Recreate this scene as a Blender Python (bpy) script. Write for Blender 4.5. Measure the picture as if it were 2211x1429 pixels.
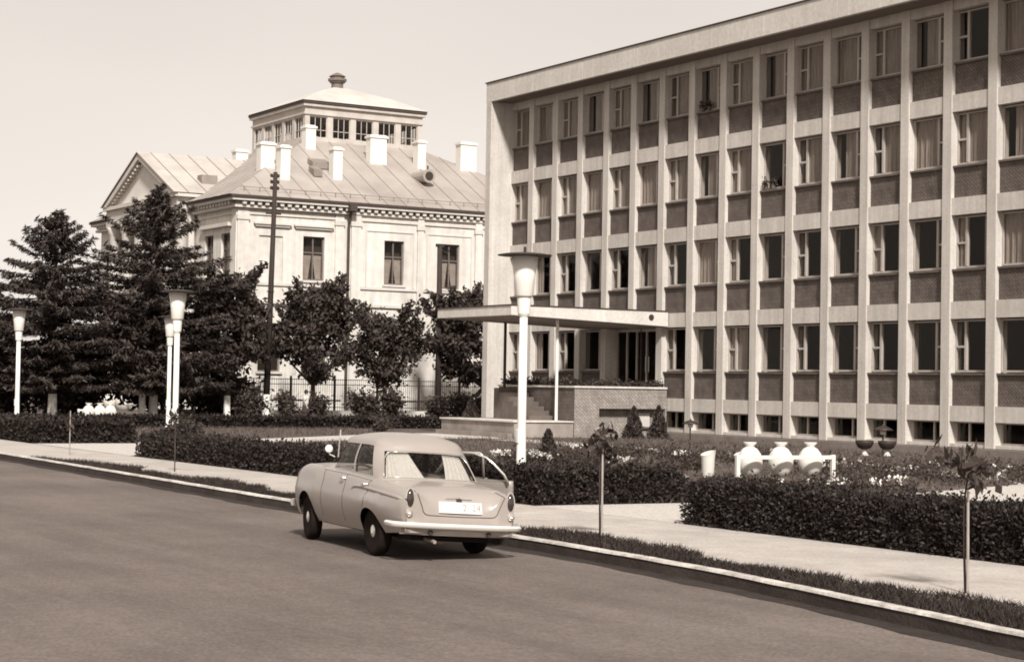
import bpy, bmesh, math, random
import numpy as np
from mathutils import Vector, Matrix
from mathutils.bvhtree import BVHTree

for o in list(bpy.data.objects):
    bpy.data.objects.remove(o, do_unlink=True)
SC = bpy.context.scene
COL = SC.collection
R = math.radians
PI = math.pi

# ------------------------------------------------------------------ camera
EYE = 2.35
cam_d = bpy.data.cameras.new('camera')
cam = bpy.data.objects.new('camera', cam_d)
COL.objects.link(cam)
SC.camera = cam
cam_d.sensor_width = 36.0
cam_d.lens = 36.0 * 4000.0 / 2211.0
cam_d.clip_start = 0.1
cam_d.clip_end = 3000.0
_d1 = Vector((-2405.5, 74.5, 4000.0))            # direction of the street seen by the camera (x right, y down, z forward)
_k = (4000.0**2 + 74.5*(74.5 + .017*2405.5)) / (2405.5 - .017*74.5)
_d2 = Vector((_k, 74.5 + .017*(_k + 2405.5), 4000.0))
_X = -_d1.normalized(); _Y = _d2.normalized(); _Z = _X.cross(_Y)
if _Z.y > 0: _Z = -_Z
def _axis(cx, cy, cz):
    v = Vector((cx, cy, cz)); return Vector((_X.dot(v), _Y.dot(v), _Z.dot(v)))
_r, _u, _b = _axis(1, 0, 0), _axis(0, -1, 0), _axis(0, 0, -1)
cam.matrix_world = Matrix(((_r.x, _u.x, _b.x, 0), (_r.y, _u.y, _b.y, 0), (_r.z, _u.z, _b.z, EYE), (0, 0, 0, 1)))

# ------------------------------------------------------------------ world and sun
SUN = Vector((0.70, -0.27, 0.66)).normalized()     # towards the sun
world = bpy.data.worlds.new('World'); SC.world = world; world.use_nodes = True
wn, wl = world.node_tree.nodes, world.node_tree.links
wn.clear()
sky = wn.new('ShaderNodeTexSky'); sky.sky_type = 'NISHITA'; sky.sun_disc = False
sky.sun_elevation = math.asin(SUN.z); sky.sun_rotation = math.atan2(SUN.x, SUN.y)
sky.air_density = 1.0; sky.dust_density = 1.2; sky.ozone_density = 1.0
bw = wn.new('ShaderNodeRGBToBW'); wl.new(sky.outputs[0], bw.inputs[0])
tc = wn.new('ShaderNodeTexCoord')
cl = wn.new('ShaderNodeTexNoise'); cl.inputs['Scale'].default_value = 1.6; cl.inputs['Detail'].default_value = 3.0
mp = wn.new('ShaderNodeMapping'); mp.inputs['Scale'].default_value = (1, 1, 2.6)
wl.new(tc.outputs['Generated'], mp.inputs[0]); wl.new(mp.outputs[0], cl.inputs['Vector'])
mr = wn.new('ShaderNodeMapRange'); mr.inputs[1].default_value = .3; mr.inputs[2].default_value = .7
mr.inputs[3].default_value = .92; mr.inputs[4].default_value = 1.08
wl.new(cl.outputs[0], mr.inputs[0])
ev = wn.new('ShaderNodeMath'); ev.operation = 'POWER'; ev.inputs[1].default_value = .35; wl.new(bw.outputs[0], ev.inputs[0])   # thin high haze evens the sky out
es = wn.new('ShaderNodeMath'); es.operation = 'MULTIPLY'; es.inputs[1].default_value = 2.9; wl.new(ev.outputs[0], es.inputs[0])
mu = wn.new('ShaderNodeMath'); mu.operation = 'MULTIPLY'; wl.new(es.outputs[0], mu.inputs[0]); wl.new(mr.outputs[0], mu.inputs[1])
vm = wn.new('ShaderNodeVectorMath'); vm.operation = 'SCALE'; vm.inputs[0].default_value = (1.06, 0.97, 0.90)
wl.new(mu.outputs[0], vm.inputs['Scale'])
bg = wn.new('ShaderNodeBackground'); bg.inputs[1].default_value = 0.112
wl.new(vm.outputs[0], bg.inputs[0])
wo = wn.new('ShaderNodeOutputWorld'); wl.new(bg.outputs[0], wo.inputs[0])

sun_d = bpy.data.lights.new('sun', 'SUN'); sun_d.energy = 4.2; sun_d.angle = R(6.0); sun_d.color = (1.0, 0.985, 0.955)
sun = bpy.data.objects.new('sun', sun_d); COL.objects.link(sun)
sun.rotation_euler = (-SUN).to_track_quat('-Z', 'Y').to_euler()
sun.location = (0, 0, 60)

SC.view_settings.view_transform = 'Standard'; SC.view_settings.look = 'None'
SC.view_settings.exposure = 0.5; SC.view_settings.gamma = 1.0
SC.view_settings.use_curve_mapping = False
SC.cycles.use_denoising = True
SC.cycles.max_bounces = 6; SC.cycles.transparent_max_bounces = 12
SC.cycles.filter_width = 1.8

# ------------------------------------------------------------------ helpers
def sep(v):
    """grey value -> the warm print tone of that value"""
    t = min(1.0, max(0.0, (math.log(max(v, .008)) - math.log(.02)) / (math.log(.8) - math.log(.02))))
    r = 1.38 + (1.03 - 1.38)*t; g = .935 + (.99 - .935)*t; b = .75 + (.90 - .75)*t
    return (min(1, v*r), v*g, v*b, 1.0)

MATS = {}
def mat(name, v, rough=.8, var=.12, scale=4.0, bump=.0, bscale=None, spec=.3, metal=0.0, island=0.0, coat=0.0, stretch=None, detail=5.0, fine=None):
    if name in MATS: return MATS[name]
    m = bpy.data.materials.new(name); m.use_nodes = True
    n, l = m.node_tree.nodes, m.node_tree.links
    p = n['Principled BSDF']
    p.inputs['Roughness'].default_value = rough; p.inputs['Metallic'].default_value = metal
    p.inputs['Specular IOR Level'].default_value = spec
    p.inputs['Coat Weight'].default_value = coat; p.inputs['Coat Roughness'].default_value = .08
    g = n.new('ShaderNodeNewGeometry')
    src = g.outputs['Position']
    if stretch:
        mpp = n.new('ShaderNodeMapping'); mpp.inputs['Scale'].default_value = stretch
        l.new(src, mpp.inputs[0]); src = mpp.outputs[0]
    base = sep(v)
    cr = n.new('ShaderNodeValToRGB')
    cr.color_ramp.elements[0].color = sep(v*(1-var)); cr.color_ramp.elements[1].color = sep(min(.95, v*(1+var)))
    cr.color_ramp.elements[0].position = .3; cr.color_ramp.elements[1].position = .7
    if island > 0:
        cr.color_ramp.elements[0].position = 0; cr.color_ramp.elements[1].position = 1
        l.new(g.outputs['Random Per Island'], cr.inputs[0])
    else:
        nz = n.new('ShaderNodeTexNoise'); nz.inputs['Scale'].default_value = scale; nz.inputs['Detail'].default_value = detail
        nz.inputs['Roughness'].default_value = .65
        l.new(src, nz.inputs['Vector']); l.new(nz.outputs[0], cr.inputs[0])
    if fine:
        cur = cr.outputs[0]
        for fs, fa, fst in ([(*fine, None)] if len(fine) == 2 and not isinstance(fine[0], tuple) else fine):
            fsrc = g.outputs['Position']
            if fst:
                fm = n.new('ShaderNodeMapping'); fm.inputs['Scale'].default_value = fst; l.new(fsrc, fm.inputs[0]); fsrc = fm.outputs[0]
            nf = n.new('ShaderNodeTexNoise'); nf.inputs['Scale'].default_value = fs; nf.inputs['Detail'].default_value = 4; l.new(fsrc, nf.inputs['Vector'])
            rf_ = n.new('ShaderNodeMapRange'); rf_.inputs[1].default_value = .3; rf_.inputs[2].default_value = .7; rf_.inputs[3].default_value = 1-fa; rf_.inputs[4].default_value = 1+fa
            l.new(nf.outputs[0], rf_.inputs[0]); mv = n.new('ShaderNodeVectorMath'); mv.operation = 'SCALE'
            l.new(cur, mv.inputs[0]); l.new(rf_.outputs[0], mv.inputs['Scale']); cur = mv.outputs[0]
        l.new(cur, p.inputs['Base Color'])
    else: l.new(cr.outputs[0], p.inputs['Base Color'])
    if bump > 0:
        nb = n.new('ShaderNodeTexNoise'); nb.inputs['Scale'].default_value = bscale or scale*6; nb.inputs['Detail'].default_value = 4
        l.new(src, nb.inputs['Vector'])
        bp = n.new('ShaderNodeBump'); bp.inputs['Strength'].default_value = bump; bp.inputs['Distance'].default_value = .02
        l.new(nb.outputs[0], bp.inputs['Height']); l.new(bp.outputs[0], p.inputs['Normal'])
    MATS[name] = m
    return m

def leaf_mat(name, v, var=.5, trans=.25):
    if name in MATS: return MATS[name]
    m = mat(name, v, rough=.62, var=var, island=1.0, spec=.25)
    n, l = m.node_tree.nodes, m.node_tree.links
    p = n['Principled BSDF']; out = n['Material Output']
    tr = n.new('ShaderNodeBsdfTranslucent'); tr.inputs[0].default_value = sep(v*1.3)
    mx = n.new('ShaderNodeMixShader'); mx.inputs[0].default_value = trans
    l.new(p.outputs[0], mx.inputs[1]); l.new(tr.outputs[0], mx.inputs[2]); l.new(mx.outputs[0], out.inputs[0])
    return m

def weave_mat(name, v, lo=.55, freq=.16, ang=38.0):
    """split-face tile cladding laid in diagonal courses"""
    if name in MATS: return MATS[name]
    m = mat(name, v, rough=.85, var=.25, scale=2.2)
    n, l = m.node_tree.nodes, m.node_tree.links
    p = n['Principled BSDF']
    g = n.new('ShaderNodeNewGeometry'); sx = n.new('ShaderNodeSeparateXYZ'); l.new(g.outputs['Position'], sx.inputs[0])
    ad = n.new('ShaderNodeMath'); ad.operation = 'ADD'; l.new(sx.outputs[0], ad.inputs[0]); l.new(sx.outputs[1], ad.inputs[1])
    cx = n.new('ShaderNodeCombineXYZ'); l.new(ad.outputs[0], cx.inputs[0]); l.new(sx.outputs[2], cx.inputs[1])
    mpp = n.new('ShaderNodeMapping'); mpp.inputs['Rotation'].default_value = (0, 0, R(ang)); l.new(cx.outputs[0], mpp.inputs[0])
    br = n.new('ShaderNodeTexBrick'); l.new(mpp.outputs[0], br.inputs['Vector'])
    br.inputs['Scale'].default_value = 1.0; br.inputs['Brick Width'].default_value = freq*2.4; br.inputs['Row Height'].default_value = freq
    br.inputs['Mortar Size'].default_value = freq*.13; br.inputs['Mortar Smooth'].default_value = .3
    br.inputs['Color1'].default_value = (1, 1, 1, 1); br.inputs['Color2'].default_value = (.78, .78, .78, 1)
    br.inputs['Mortar'].default_value = (lo, lo, lo, 1)
    mul = n.new('ShaderNodeMix'); mul.data_type = 'RGBA'; mul.blend_type = 'MULTIPLY'; mul.inputs[0].default_value = 1.0
    old = p.inputs['Base Color'].links[0].from_socket
    l.new(old, mul.inputs[6]); l.new(br.outputs[0], mul.inputs[7]); l.new(mul.outputs[2], p.inputs['Base Color'])
    bp = n.new('ShaderNodeBump'); bp.inputs['Strength'].default_value = .7; bp.inputs['Distance'].default_value = .02
    l.new(br.outputs['Color'], bp.inputs['Height']); l.new(bp.outputs[0], p.inputs['Normal'])
    return m

def glass_mat(name, tint=.85, refl=1.0):
    if name in MATS: return MATS[name]
    m = bpy.data.materials.new(name); m.use_nodes = True
    n, l = m.node_tree.nodes, m.node_tree.links
    n.clear()
    o = n.new('ShaderNodeOutputMaterial'); t = n.new('ShaderNodeBsdfTransparent'); t.inputs[0].default_value = (tint, tint*.985, tint*.97, 1)
    gl = n.new('ShaderNodeBsdfGlossy'); gl.inputs['Roughness'].default_value = .04; gl.inputs[0].default_value = (.9, .86, .8, 1)
    fr = n.new('ShaderNodeLayerWeight'); fr.inputs[0].default_value = .5
    pw = n.new('ShaderNodeMath'); pw.operation = 'POWER'; pw.inputs[1].default_value = 4.5; l.new(fr.outputs['Facing'], pw.inputs[0])
    ml = n.new('ShaderNodeMath'); ml.operation = 'MULTIPLY_ADD'; ml.inputs[1].default_value = .9*refl; ml.inputs[2].default_value = .035*refl; ml.use_clamp = True
    l.new(pw.outputs[0], ml.inputs[0])
    mx = n.new('ShaderNodeMixShader'); l.new(ml.outputs[0], mx.inputs[0]); l.new(t.outputs[0], mx.inputs[1]); l.new(gl.outputs[0], mx.inputs[2])
    l.new(mx.outputs[0], o.inputs[0]); MATS[name] = m
    return m

class MB:
    """collects faces; build() links them as one mesh object"""
    def __init__(s): s.v = []; s.f = []
    def add(s, vs, fs):
        b = len(s.v); s.v += [tuple(v) for v in vs]; s.f += [tuple(b+i for i in f) for f in fs]; return s
    def quad(s, a, b, c, d): return s.add([a, b, c, d], [(0, 1, 2, 3)])
    def box(s, x0, x1, y0, y1, z0, z1):
        if x0 > x1: x0, x1 = x1, x0
        if y0 > y1: y0, y1 = y1, y0
        vs = [(x0,y0,z0),(x1,y0,z0),(x1,y1,z0),(x0,y1,z0),(x0,y0,z1),(x1,y0,z1),(x1,y1,z1),(x0,y1,z1)]
        return s.add(vs, [(0,3,2,1),(4,5,6,7),(0,1,5,4),(1,2,6,5),(2,3,7,6),(3,0,4,7)])
    def tube(s, pts, rad, seg=8, cap=True):
        pts = [Vector(p) for p in pts]; n = len(pts)
        if not hasattr(rad, '__len__'): rad = [rad]*n
        base = len(s.v); prev = None
        for i, p in enumerate(pts):
            t = (pts[min(i+1, n-1)] - pts[max(i-1, 0)])
            if t.length < 1e-9: t = Vector((0, 0, 1))
            t.normalize()
            if prev is None:
                a = Vector((0, 0, 1)) if abs(t.z) < .9 else Vector((1, 0, 0))
                u = t.cross(a).normalized()
            else:
                u = (prev - t*prev.dot(t)); u = u.normalized() if u.length > 1e-6 else t.orthogonal().normalized()
            prev = u; w = t.cross(u)
            for k in range(seg):
                an = 2*PI*k/seg
                s.v.append(tuple(p + (u*math.cos(an) + w*math.sin(an))*rad[i]))
        for i in range(n-1):
            for k in range(seg):
                a = base+i*seg+k; b = base+i*seg+(k+1) % seg
                s.f.append((a, b, b+seg, a+seg))
        if cap:
            s.f.append(tuple(base+k for k in range(seg))[::-1]); s.f.append(tuple(base+(n-1)*seg+k for k in range(seg)))
        return s
    def lathe(s, prof, c=(0, 0, 0), seg=20, axis='z'):
        base = len(s.v); c = Vector(c)
        for (r, h) in prof:
            for k in range(seg):
                a = 2*PI*k/seg
                if axis == 'z': p = Vector((r*math.cos(a), r*math.sin(a), h))
                elif axis == 'y': p = Vector((r*math.cos(a), h, r*math.sin(a)))
                else: p = Vector((h, r*math.cos(a), r*math.sin(a)))
                s.v.append(tuple(c+p))
        for i in range(len(prof)-1):
            for k in range(seg):
                a = base+i*seg+k; b = base+i*seg+(k+1) % seg
                s.f.append((a, b, b+seg, a+seg))
        s.f.append(tuple(base+k for k in range(seg))[::-1]); s.f.append(tuple(base+(len(prof)-1)*seg+k for k in range(seg)))
        return s
    def prism(s, poly, fn, d0, d1):
        """poly of (u,v) extruded from d0 to d1, fn(u,v,d)->xyz"""
        n = len(poly)
        vs = [fn(u, v, d0) for u, v in poly] + [fn(u, v, d1) for u, v in poly]
        return s.add(vs, [tuple(range(n))[::-1], tuple(range(n, 2*n))] + [(i, (i+1) % n, n+(i+1) % n, n+i) for i in range(n)])
    def mesh(s, name, m=None, smooth=False, fix=True):
        me = bpy.data.meshes.new(name); me.from_pydata(s.v, [], s.f)
        if fix:
            bm = bmesh.new(); bm.from_mesh(me); bmesh.ops.recalc_face_normals(bm, faces=bm.faces); bm.to_mesh(me); bm.free()
        if m: me.materials.append(m)
        if smooth: me.shade_smooth()
        me.update(); return me
    def build(s, name, m=None, parent=None, smooth=False, fix=True, bevel=0):
        return link(name, s.mesh(name, m, smooth, fix), parent, bevel)

def link(name, me, parent=None, bevel=0):
    o = bpy.data.objects.new(name, me); COL.objects.link(o)
    if parent: o.parent = parent
    if bevel:
        b = o.modifiers.new('bevel', 'BEVEL'); b.width = bevel; b.segments = 2; b.limit_method = 'ANGLE'; b.angle_limit = R(40)
    return o

def autosmooth(o, ang=35):
    me = o.data; me.shade_smooth(); me.set_sharp_from_angle(angle=R(ang))

def empty(name, loc=(0, 0, 0), rz=0):
    o = bpy.data.objects.new(name, None); COL.objects.link(o); o.location = loc; o.rotation_euler = (0, 0, rz)
    o.empty_display_size = .2
    return o

def tag(o, label=None, cat=None, group=None, kind=None):
    if label: o['label'] = label
    if cat: o['category'] = cat
    if group: o['group'] = group
    if kind: o['kind'] = kind
    return o

def dup(root, loc, rz=0, label=None, scale=None):
    r = root.copy(); COL.objects.link(r); r.location = loc; r.rotation_euler = (0, 0, rz)
    if scale: r.scale = (scale,)*3
    if label: r['label'] = label
    for ch in root.children:
        c = ch.copy(); COL.objects.link(c); c.parent = r
        for g in ch.children:
            d = g.copy(); COL.objects.link(d); d.parent = c
    return r

def np_mesh(name, V, F, m=None):
    """fast mesh from arrays; F has a constant number of corners"""
    me = bpy.data.meshes.new(name)
    nv, (nf, k) = len(V), F.shape
    me.vertices.add(nv); me.vertices.foreach_set('co', np.ascontiguousarray(V, np.float32).ravel())
    me.loops.add(nf*k); me.loops.foreach_set('vertex_index', np.ascontiguousarray(F, np.int32).ravel())
    me.polygons.add(nf); me.polygons.foreach_set('loop_start', np.arange(0, nf*k, k, dtype=np.int32))
    if m: me.materials.append(m)
    me.update(); me.validate()
    return me

def unit(a): return a/np.maximum(np.linalg.norm(a, axis=1, keepdims=True), 1e-9)

def leaf_mesh(name, P, size, rng, m, along=None, aspect=.5, jit=.35, flat=0.0):
    """one rhombic leaf per point"""
    n = len(P)
    t = unit(rng.normal(size=(n, 3))) if along is None else unit(along + rng.normal(size=(n, 3))*jit)
    q = rng.normal(size=(n, 3)); q[:, :2] *= (1-flat*.6); q[:, 2] += 0
    if flat: q = q*(1-flat) + np.array([0, 0, 1.0])*flat          # leaf normals lean upwards
    b = unit(np.cross(t, q))
    s = (size*(.65+.7*rng.random(n)))[:, None]
    V = np.empty((n, 4, 3)); V[:, 0] = P - t*s; V[:, 1] = P + b*s*aspect; V[:, 2] = P + t*s; V[:, 3] = P - b*s*aspect
    F = np.arange(n*4).reshape(n, 4)
    return np_mesh(name, V.reshape(-1, 3), F, m)

def blades(name, P, h, w, rng, m, lean=.35):
    n = len(P); a = rng.random(n)*2*PI
    d = np.stack([np.cos(a), np.sin(a), np.zeros(n)], 1)
    H = h*(.5+.8*rng.random(n))
    tip = P + np.stack([np.zeros(n), np.zeros(n), H], 1) + rng.normal(size=(n, 3))*np.array([1, 1, .1])*lean*H[:, None]
    V = np.empty((n, 3, 3)); V[:, 0] = P - d*w; V[:, 1] = P + d*w; V[:, 2] = tip
    return np_mesh(name, V.reshape(-1, 3), np.arange(n*3).reshape(n, 3), m)

def hermite(xs, pts):
    px = np.array([p[0] for p in pts], float); py = np.array([p[1] for p in pts], float)
    d = np.diff(py)/np.diff(px); mm = np.zeros(len(px)); mm[0] = d[0]; mm[-1] = d[-1]
    for i in range(1, len(px)-1): mm[i] = 0 if d[i-1]*d[i] <= 0 else 2*d[i-1]*d[i]/(d[i-1]+d[i])
    xs = np.clip(np.asarray(xs, float), px[0], px[-1]); i = np.clip(np.searchsorted(px, xs)-1, 0, len(px)-2)
    hh = px[i+1]-px[i]; t = (xs-px[i])/hh
    return (2*t**3-3*t**2+1)*py[i] + (t**3-2*t**2+t)*hh*mm[i] + (-2*t**3+3*t**2)*py[i+1] + (t**3-t**2)*hh*mm[i+1]

# ------------------------------------------------------------------ materials
M_CONC = mat('pale_render_concrete', .47, .85, .10, .7, .2, 40, fine=[(9, .07, None), (1.0, .10, (4, 4, .12)), (3.0, .05, (3, 3, .2))])
M_FASCIA = mat('cast_concrete_fascia', .52, .85, .10, .5, .2, 30, fine=[(7, .09, None), (1.2, .08, (3, 3, .2))])
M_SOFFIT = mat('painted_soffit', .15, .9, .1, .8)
M_PANEL = weave_mat('dark_diagonal_tile', .115, .5, .10)
M_PANELL = weave_mat('light_diagonal_tile', .27, .55, .11)
M_SILL = mat('dark_stone_sill', .10, .7, .2, 3)
M_WFRAME = mat('window_frame_paint', .36, .55, .12, 2)
M_GLASS = glass_mat('window_glass', .90, .38)
M_CURT = mat('grey_curtain', .27, .9, .35, 5, stretch=(5, 5, .25))
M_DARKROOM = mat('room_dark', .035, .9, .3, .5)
M_WHITE = mat('white_limewash', .64, .85, .08, .9, .2, 25)
M_WHITE2 = mat('white_plaster_wall', .54, .88, .14, .35, .15, 15, stretch=(1, 1, .35), fine=[(2.5, .08, None), (1.0, .12, (2.5, 2.5, .15))])
M_TRIM = mat('plaster_moulding', .50, .85, .10, 1.0)
M_TIN = mat('sheet_metal_roof', .29, .5, .22, .25, .1, 6, metal=0.0, spec=.45, stretch=(1, 1, 1))
M_SEAM = mat('roof_seam', .20, .6, .2, 2)
M_GUTTER = mat('dark_gutter', .045, .6, .2, 3)
M_ASPH = mat('asphalt', .110, .9, .22, .30, .5, 60, detail=10, fine=[(24, .26, None), (7, .12, None), (.5, .13, (.25, 1.6, 1)), (2.2, .06, (.15, 1.5, 1))])
M_WALK = mat('pale_pavement', .36, .9, .16, .8, .4, 40, detail=9, fine=[(20, .16, None), (3, .08, None)])
M_KERB = mat('kerb_stone', .30, .85, .25, 2.5, .4, 30)
M_GRAV = mat('pale_gravel', .45, .95, .3, 14, .8, 60)
M_SOIL = mat('lawn_soil', .075, .95, .45, 1.1, .8, 14, detail=8)
M_GROUND = mat('far_ground', .10, .95, .3, .3)
M_GRASS = leaf_mat('grass_blades', .028, .5, .2)
M_LAWN = leaf_mat('lawn_blades', .095, .5, .2)
M_HEDGE = leaf_mat('hedge_leaves', .022, .85, .15)
M_CORE = mat('hedge_core', .012, .95, .3, 8)
M_SPRUCE = leaf_mat('spruce_needles', .042, .7, .08)
M_LEAF = leaf_mat('tree_leaves', .050, .6, .2)
M_LEAF2 = leaf_mat('linden_leaves', .042, .6, .2)
M_SHRUB = leaf_mat('shrub_leaves', .045, .6, .2)
M_BLOOM = leaf_mat('white_petals', .72, .12, .2)
M_BARK = mat('bark', .055, .95, .4, 6, .8, 30)
M_WASH = mat('whitewash_on_bark', .78, .9, .12, 5, .4, 30)
M_POLE = mat('tarred_wood_pole', .028, .85, .3, 4, stretch=(4, 4, .5))
M_IRON = mat('dark_iron', .03, .6, .2, 4)
M_LAMPW = mat('white_lamp_post', .68, .45, .05, 3, spec=.4)
M_LAMPS = mat('milk_glass_shade', .62, .35, .05, 3, spec=.5)
M_LAMPC = mat('dark_lamp_cap', .03, .5, .2, 4)
M_URN = mat('white_painted_concrete', .60, .7, .06, 3, .15, 40)
M_STAKE = mat('weathered_stake', .28, .9, .3, 8, stretch=(3, 3, .4))
M_PAINT = mat('grey_car_paint', .27, .30, .05, 1.5, spec=.4, coat=.3)
M_PAINTU = mat('underbody_black', .012, .9, .3, 4)
M_CHROME = mat('chrome', .66, .22, .05, 3, metal=.75)
M_RUBBER = mat('tyre_rubber', .012, .9, .3, 10, spec=.08)
M_BUMPER = mat('bright_bumper_chrome', .86, .2, .04, 3, metal=.35, spec=.6)
M_RIM = mat('grey_wheel_rim', .22, .5, .15, 5)
M_CGLASS = glass_mat('car_glass', .72, .4)
M_SEAT = mat('car_upholstery', .05, .9, .3, 5)
M_CURTW = mat('white_rear_curtain', .62, .9, .12, 6, stretch=(6, 6, .5))
M_LENS = mat('tail_lamp_lens', .03, .15, .1, 3, spec=.6)
M_PLATE = mat('white_plate', .62, .5, .04, 4)
M_PINK = mat('plate_letters', .22, .6, .1, 9)
M_SEAMC = mat('panel_gap', .07, .8, .1, 3)
# ------------------------------------------------------------------ ground, road, kerb, pavement
rng = np.random.default_rng(11)
random.seed(7)
KERB = [(-260, 30), (-140, 19.0), (-100, 16.7), (-70, 15.3), (-52, 14.72), (-39.6, 14.33), (-30.7, 14.04), (-23.2, 13.90), (-18.5, 13.66),
        (-15.3, 13.22), (-12, 12.70), (-8, 11.95), (0, 10.3), (30, 3.5)]
KX = np.concatenate([np.linspace(-260, -70, 40)[:-1], np.linspace(-70, 30, 201)])
KY = hermite(KX, KERB)
def kerb_y(x): return float(np.interp(x, KX, KY))

g = MB().quad((-1500, -1500, -.04), (1500, -1500, -.04), (1500, 1500, -.04), (-1500, 1500, -.04)).build('ground', M_GROUND, fix=False)
tag(g, kind='structure')
b = MB()
for i in range(len(KX)-1):
    b.quad((KX[i], -70, 0), (KX[i+1], -70, 0), (KX[i+1], KY[i+1]+.05, 0), (KX[i], KY[i]+.05, 0))
tag(b.build('road', M_ASPH, fix=False), kind='structure')
def ribbon(b, xs, ya, yb, z):
    for i in range(len(xs)-1):
        b.quad((xs[i], ya[i], z), (xs[i+1], ya[i+1], z), (xs[i+1], yb[i+1], z), (xs[i], yb[i], z))
b = MB(); ribbon(b, KX, KY+.12, np.full(len(KX), 150.0), .146)
tag(b.build('lawn_ground', M_SOIL, fix=False), kind='structure')
# kerb: stone with a real step; face shade and top light put into the colours
M_KFACE = mat('shaded_kerb_face', .032, .85, .4, 2.0, .5, 25)
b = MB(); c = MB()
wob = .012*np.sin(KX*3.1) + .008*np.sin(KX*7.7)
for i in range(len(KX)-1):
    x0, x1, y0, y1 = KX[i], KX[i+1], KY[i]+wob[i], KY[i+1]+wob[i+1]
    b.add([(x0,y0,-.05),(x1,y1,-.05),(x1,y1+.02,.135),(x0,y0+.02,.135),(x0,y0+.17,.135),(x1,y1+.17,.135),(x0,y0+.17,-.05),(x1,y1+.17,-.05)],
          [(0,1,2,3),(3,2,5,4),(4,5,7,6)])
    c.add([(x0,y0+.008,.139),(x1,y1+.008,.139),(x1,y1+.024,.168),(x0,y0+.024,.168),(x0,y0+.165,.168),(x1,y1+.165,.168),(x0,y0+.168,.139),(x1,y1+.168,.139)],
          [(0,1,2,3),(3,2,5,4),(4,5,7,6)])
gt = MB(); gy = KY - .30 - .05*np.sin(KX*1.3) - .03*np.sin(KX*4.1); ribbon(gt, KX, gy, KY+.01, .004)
tag(gt.build('gutter', mat('gutter_shade', .022, .95, .45, 1.6, .4, 30, fine=(14, .3)), fix=False), kind='structure')  # dark strip on the road, widens the painted shade of the kerb face
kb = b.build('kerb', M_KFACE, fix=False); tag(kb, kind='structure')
c.build('kerb_edge', mat('lit_kerb_edge', .46, .85, .35, 1.7, .4, 30, fine=[(9, .25, None)]), kb, fix=False)
# pavement with a ragged inner edge against the grass verge
WALK0 = 17.82
def verge_w(x):
    if x < -50.6: return .16
    w = .95 + .30*math.sin(x*.83+1.0) + .14*math.sin(x*2.1) + .06*math.sin(x*6.3)
    if x > -12.5: w += .35*min(1, (x+12.5)/2)
    return w*min(1, max(.2, (x+50.6)/2.5))
WX = np.linspace(-120, 30, 700)
b = MB(); ribbon(b, WX, np.array([kerb_y(x)+verge_w(x) for x in WX]), np.where(WX < -58, 17.82+(-58-WX)*.02, WALK0), .151)
tag(b.build('pavement', M_WALK, fix=False), kind='structure')
# path from the pavement past the globe planters, and the curving path to the entrance
b = MB()
L = [(-28.75, 17.82), (-28.6, 21), (-28.9, 25), (-30.2, 29), (-32.0, 33.5), (-36, 37.0), (-46, 38.6), (-64, 39.2)]
Rr = [(-24.2, 17.82), (-24.4, 21), (-25.0, 25), (-26.2, 28.5), (-28.0, 31.0), (-33, 34.4), (-45, 36.4), (-64, 37.2)]
L2, R2 = [(-60.2, 17.88), (-60.6, 20), (-62, 23.5), (-65.3, 29), (-69, 34), (-71.4, 37.2), (-71.6, 39.2)], [(-50.5, 17.82), (-52.5, 20), (-57.0, 23.5), (-61.9, 29), (-64.0, 33), (-64.6, 37.0), (-64.3, 39.2)]
for A, B in ((L, Rr), (L2, R2)):
    for i in range(len(A)-1):
        b.quad((*A[i], .1535 if A is L else .1565), (*B[i], .1535 if A is L else .1565), (*B[i+1], .1535 if A is L else .1565), (*A[i+1], .1535 if A is L else .1565))
tag(b.build('garden_path', M_GRAV, fix=False), kind='structure')

# ------------------------------------------------------------------ office building
OB = empty('office_building', (-57, 47, .15))
def ob(o): o.parent = OB; o.matrix_parent_inverse = Matrix.Translation((57, -47, -.15)); return o
tag(OB, 'long pale four storey office block with grid of columns and dark tiled spandrels', 'building')
Y0 = 47.0
PITCH = 2.178; X00 = -76.93; CW = .42; NK = 19
XFIN = -78.64; XEND = X00 + PITCH*(NK-1) + CW
ZP = [1.87 + 3.67*i for i in range(4)]           # bottom of each spandrel
ZS = [z + 1.08 for z in ZP]                      # sill underside
ZW = [z + 1.22 for z in ZP]                      # window bottom
ZT = [z + 3.06 for z in ZP]; ZT[3] = 15.90       # window top
ZSOF = 16.26; ZROOF = 17.2; YF = 45.83
bays = [(XFIN, X00)] + [(X00 + PITCH*k + CW, X00 + PITCH*(k+1)) for k in range(NK-1)]
DOORB = (4, 5)                                    # two ground floor bays taken by the entrance
for k in range(NK):
    x = X00 + PITCH*k
    z0 = 5.1 if k == 4 else .42
    ob(MB().box(x, x+CW, Y0, Y0+.6, z0, ZSOF+.02).build('column', M_CONC))
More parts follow.
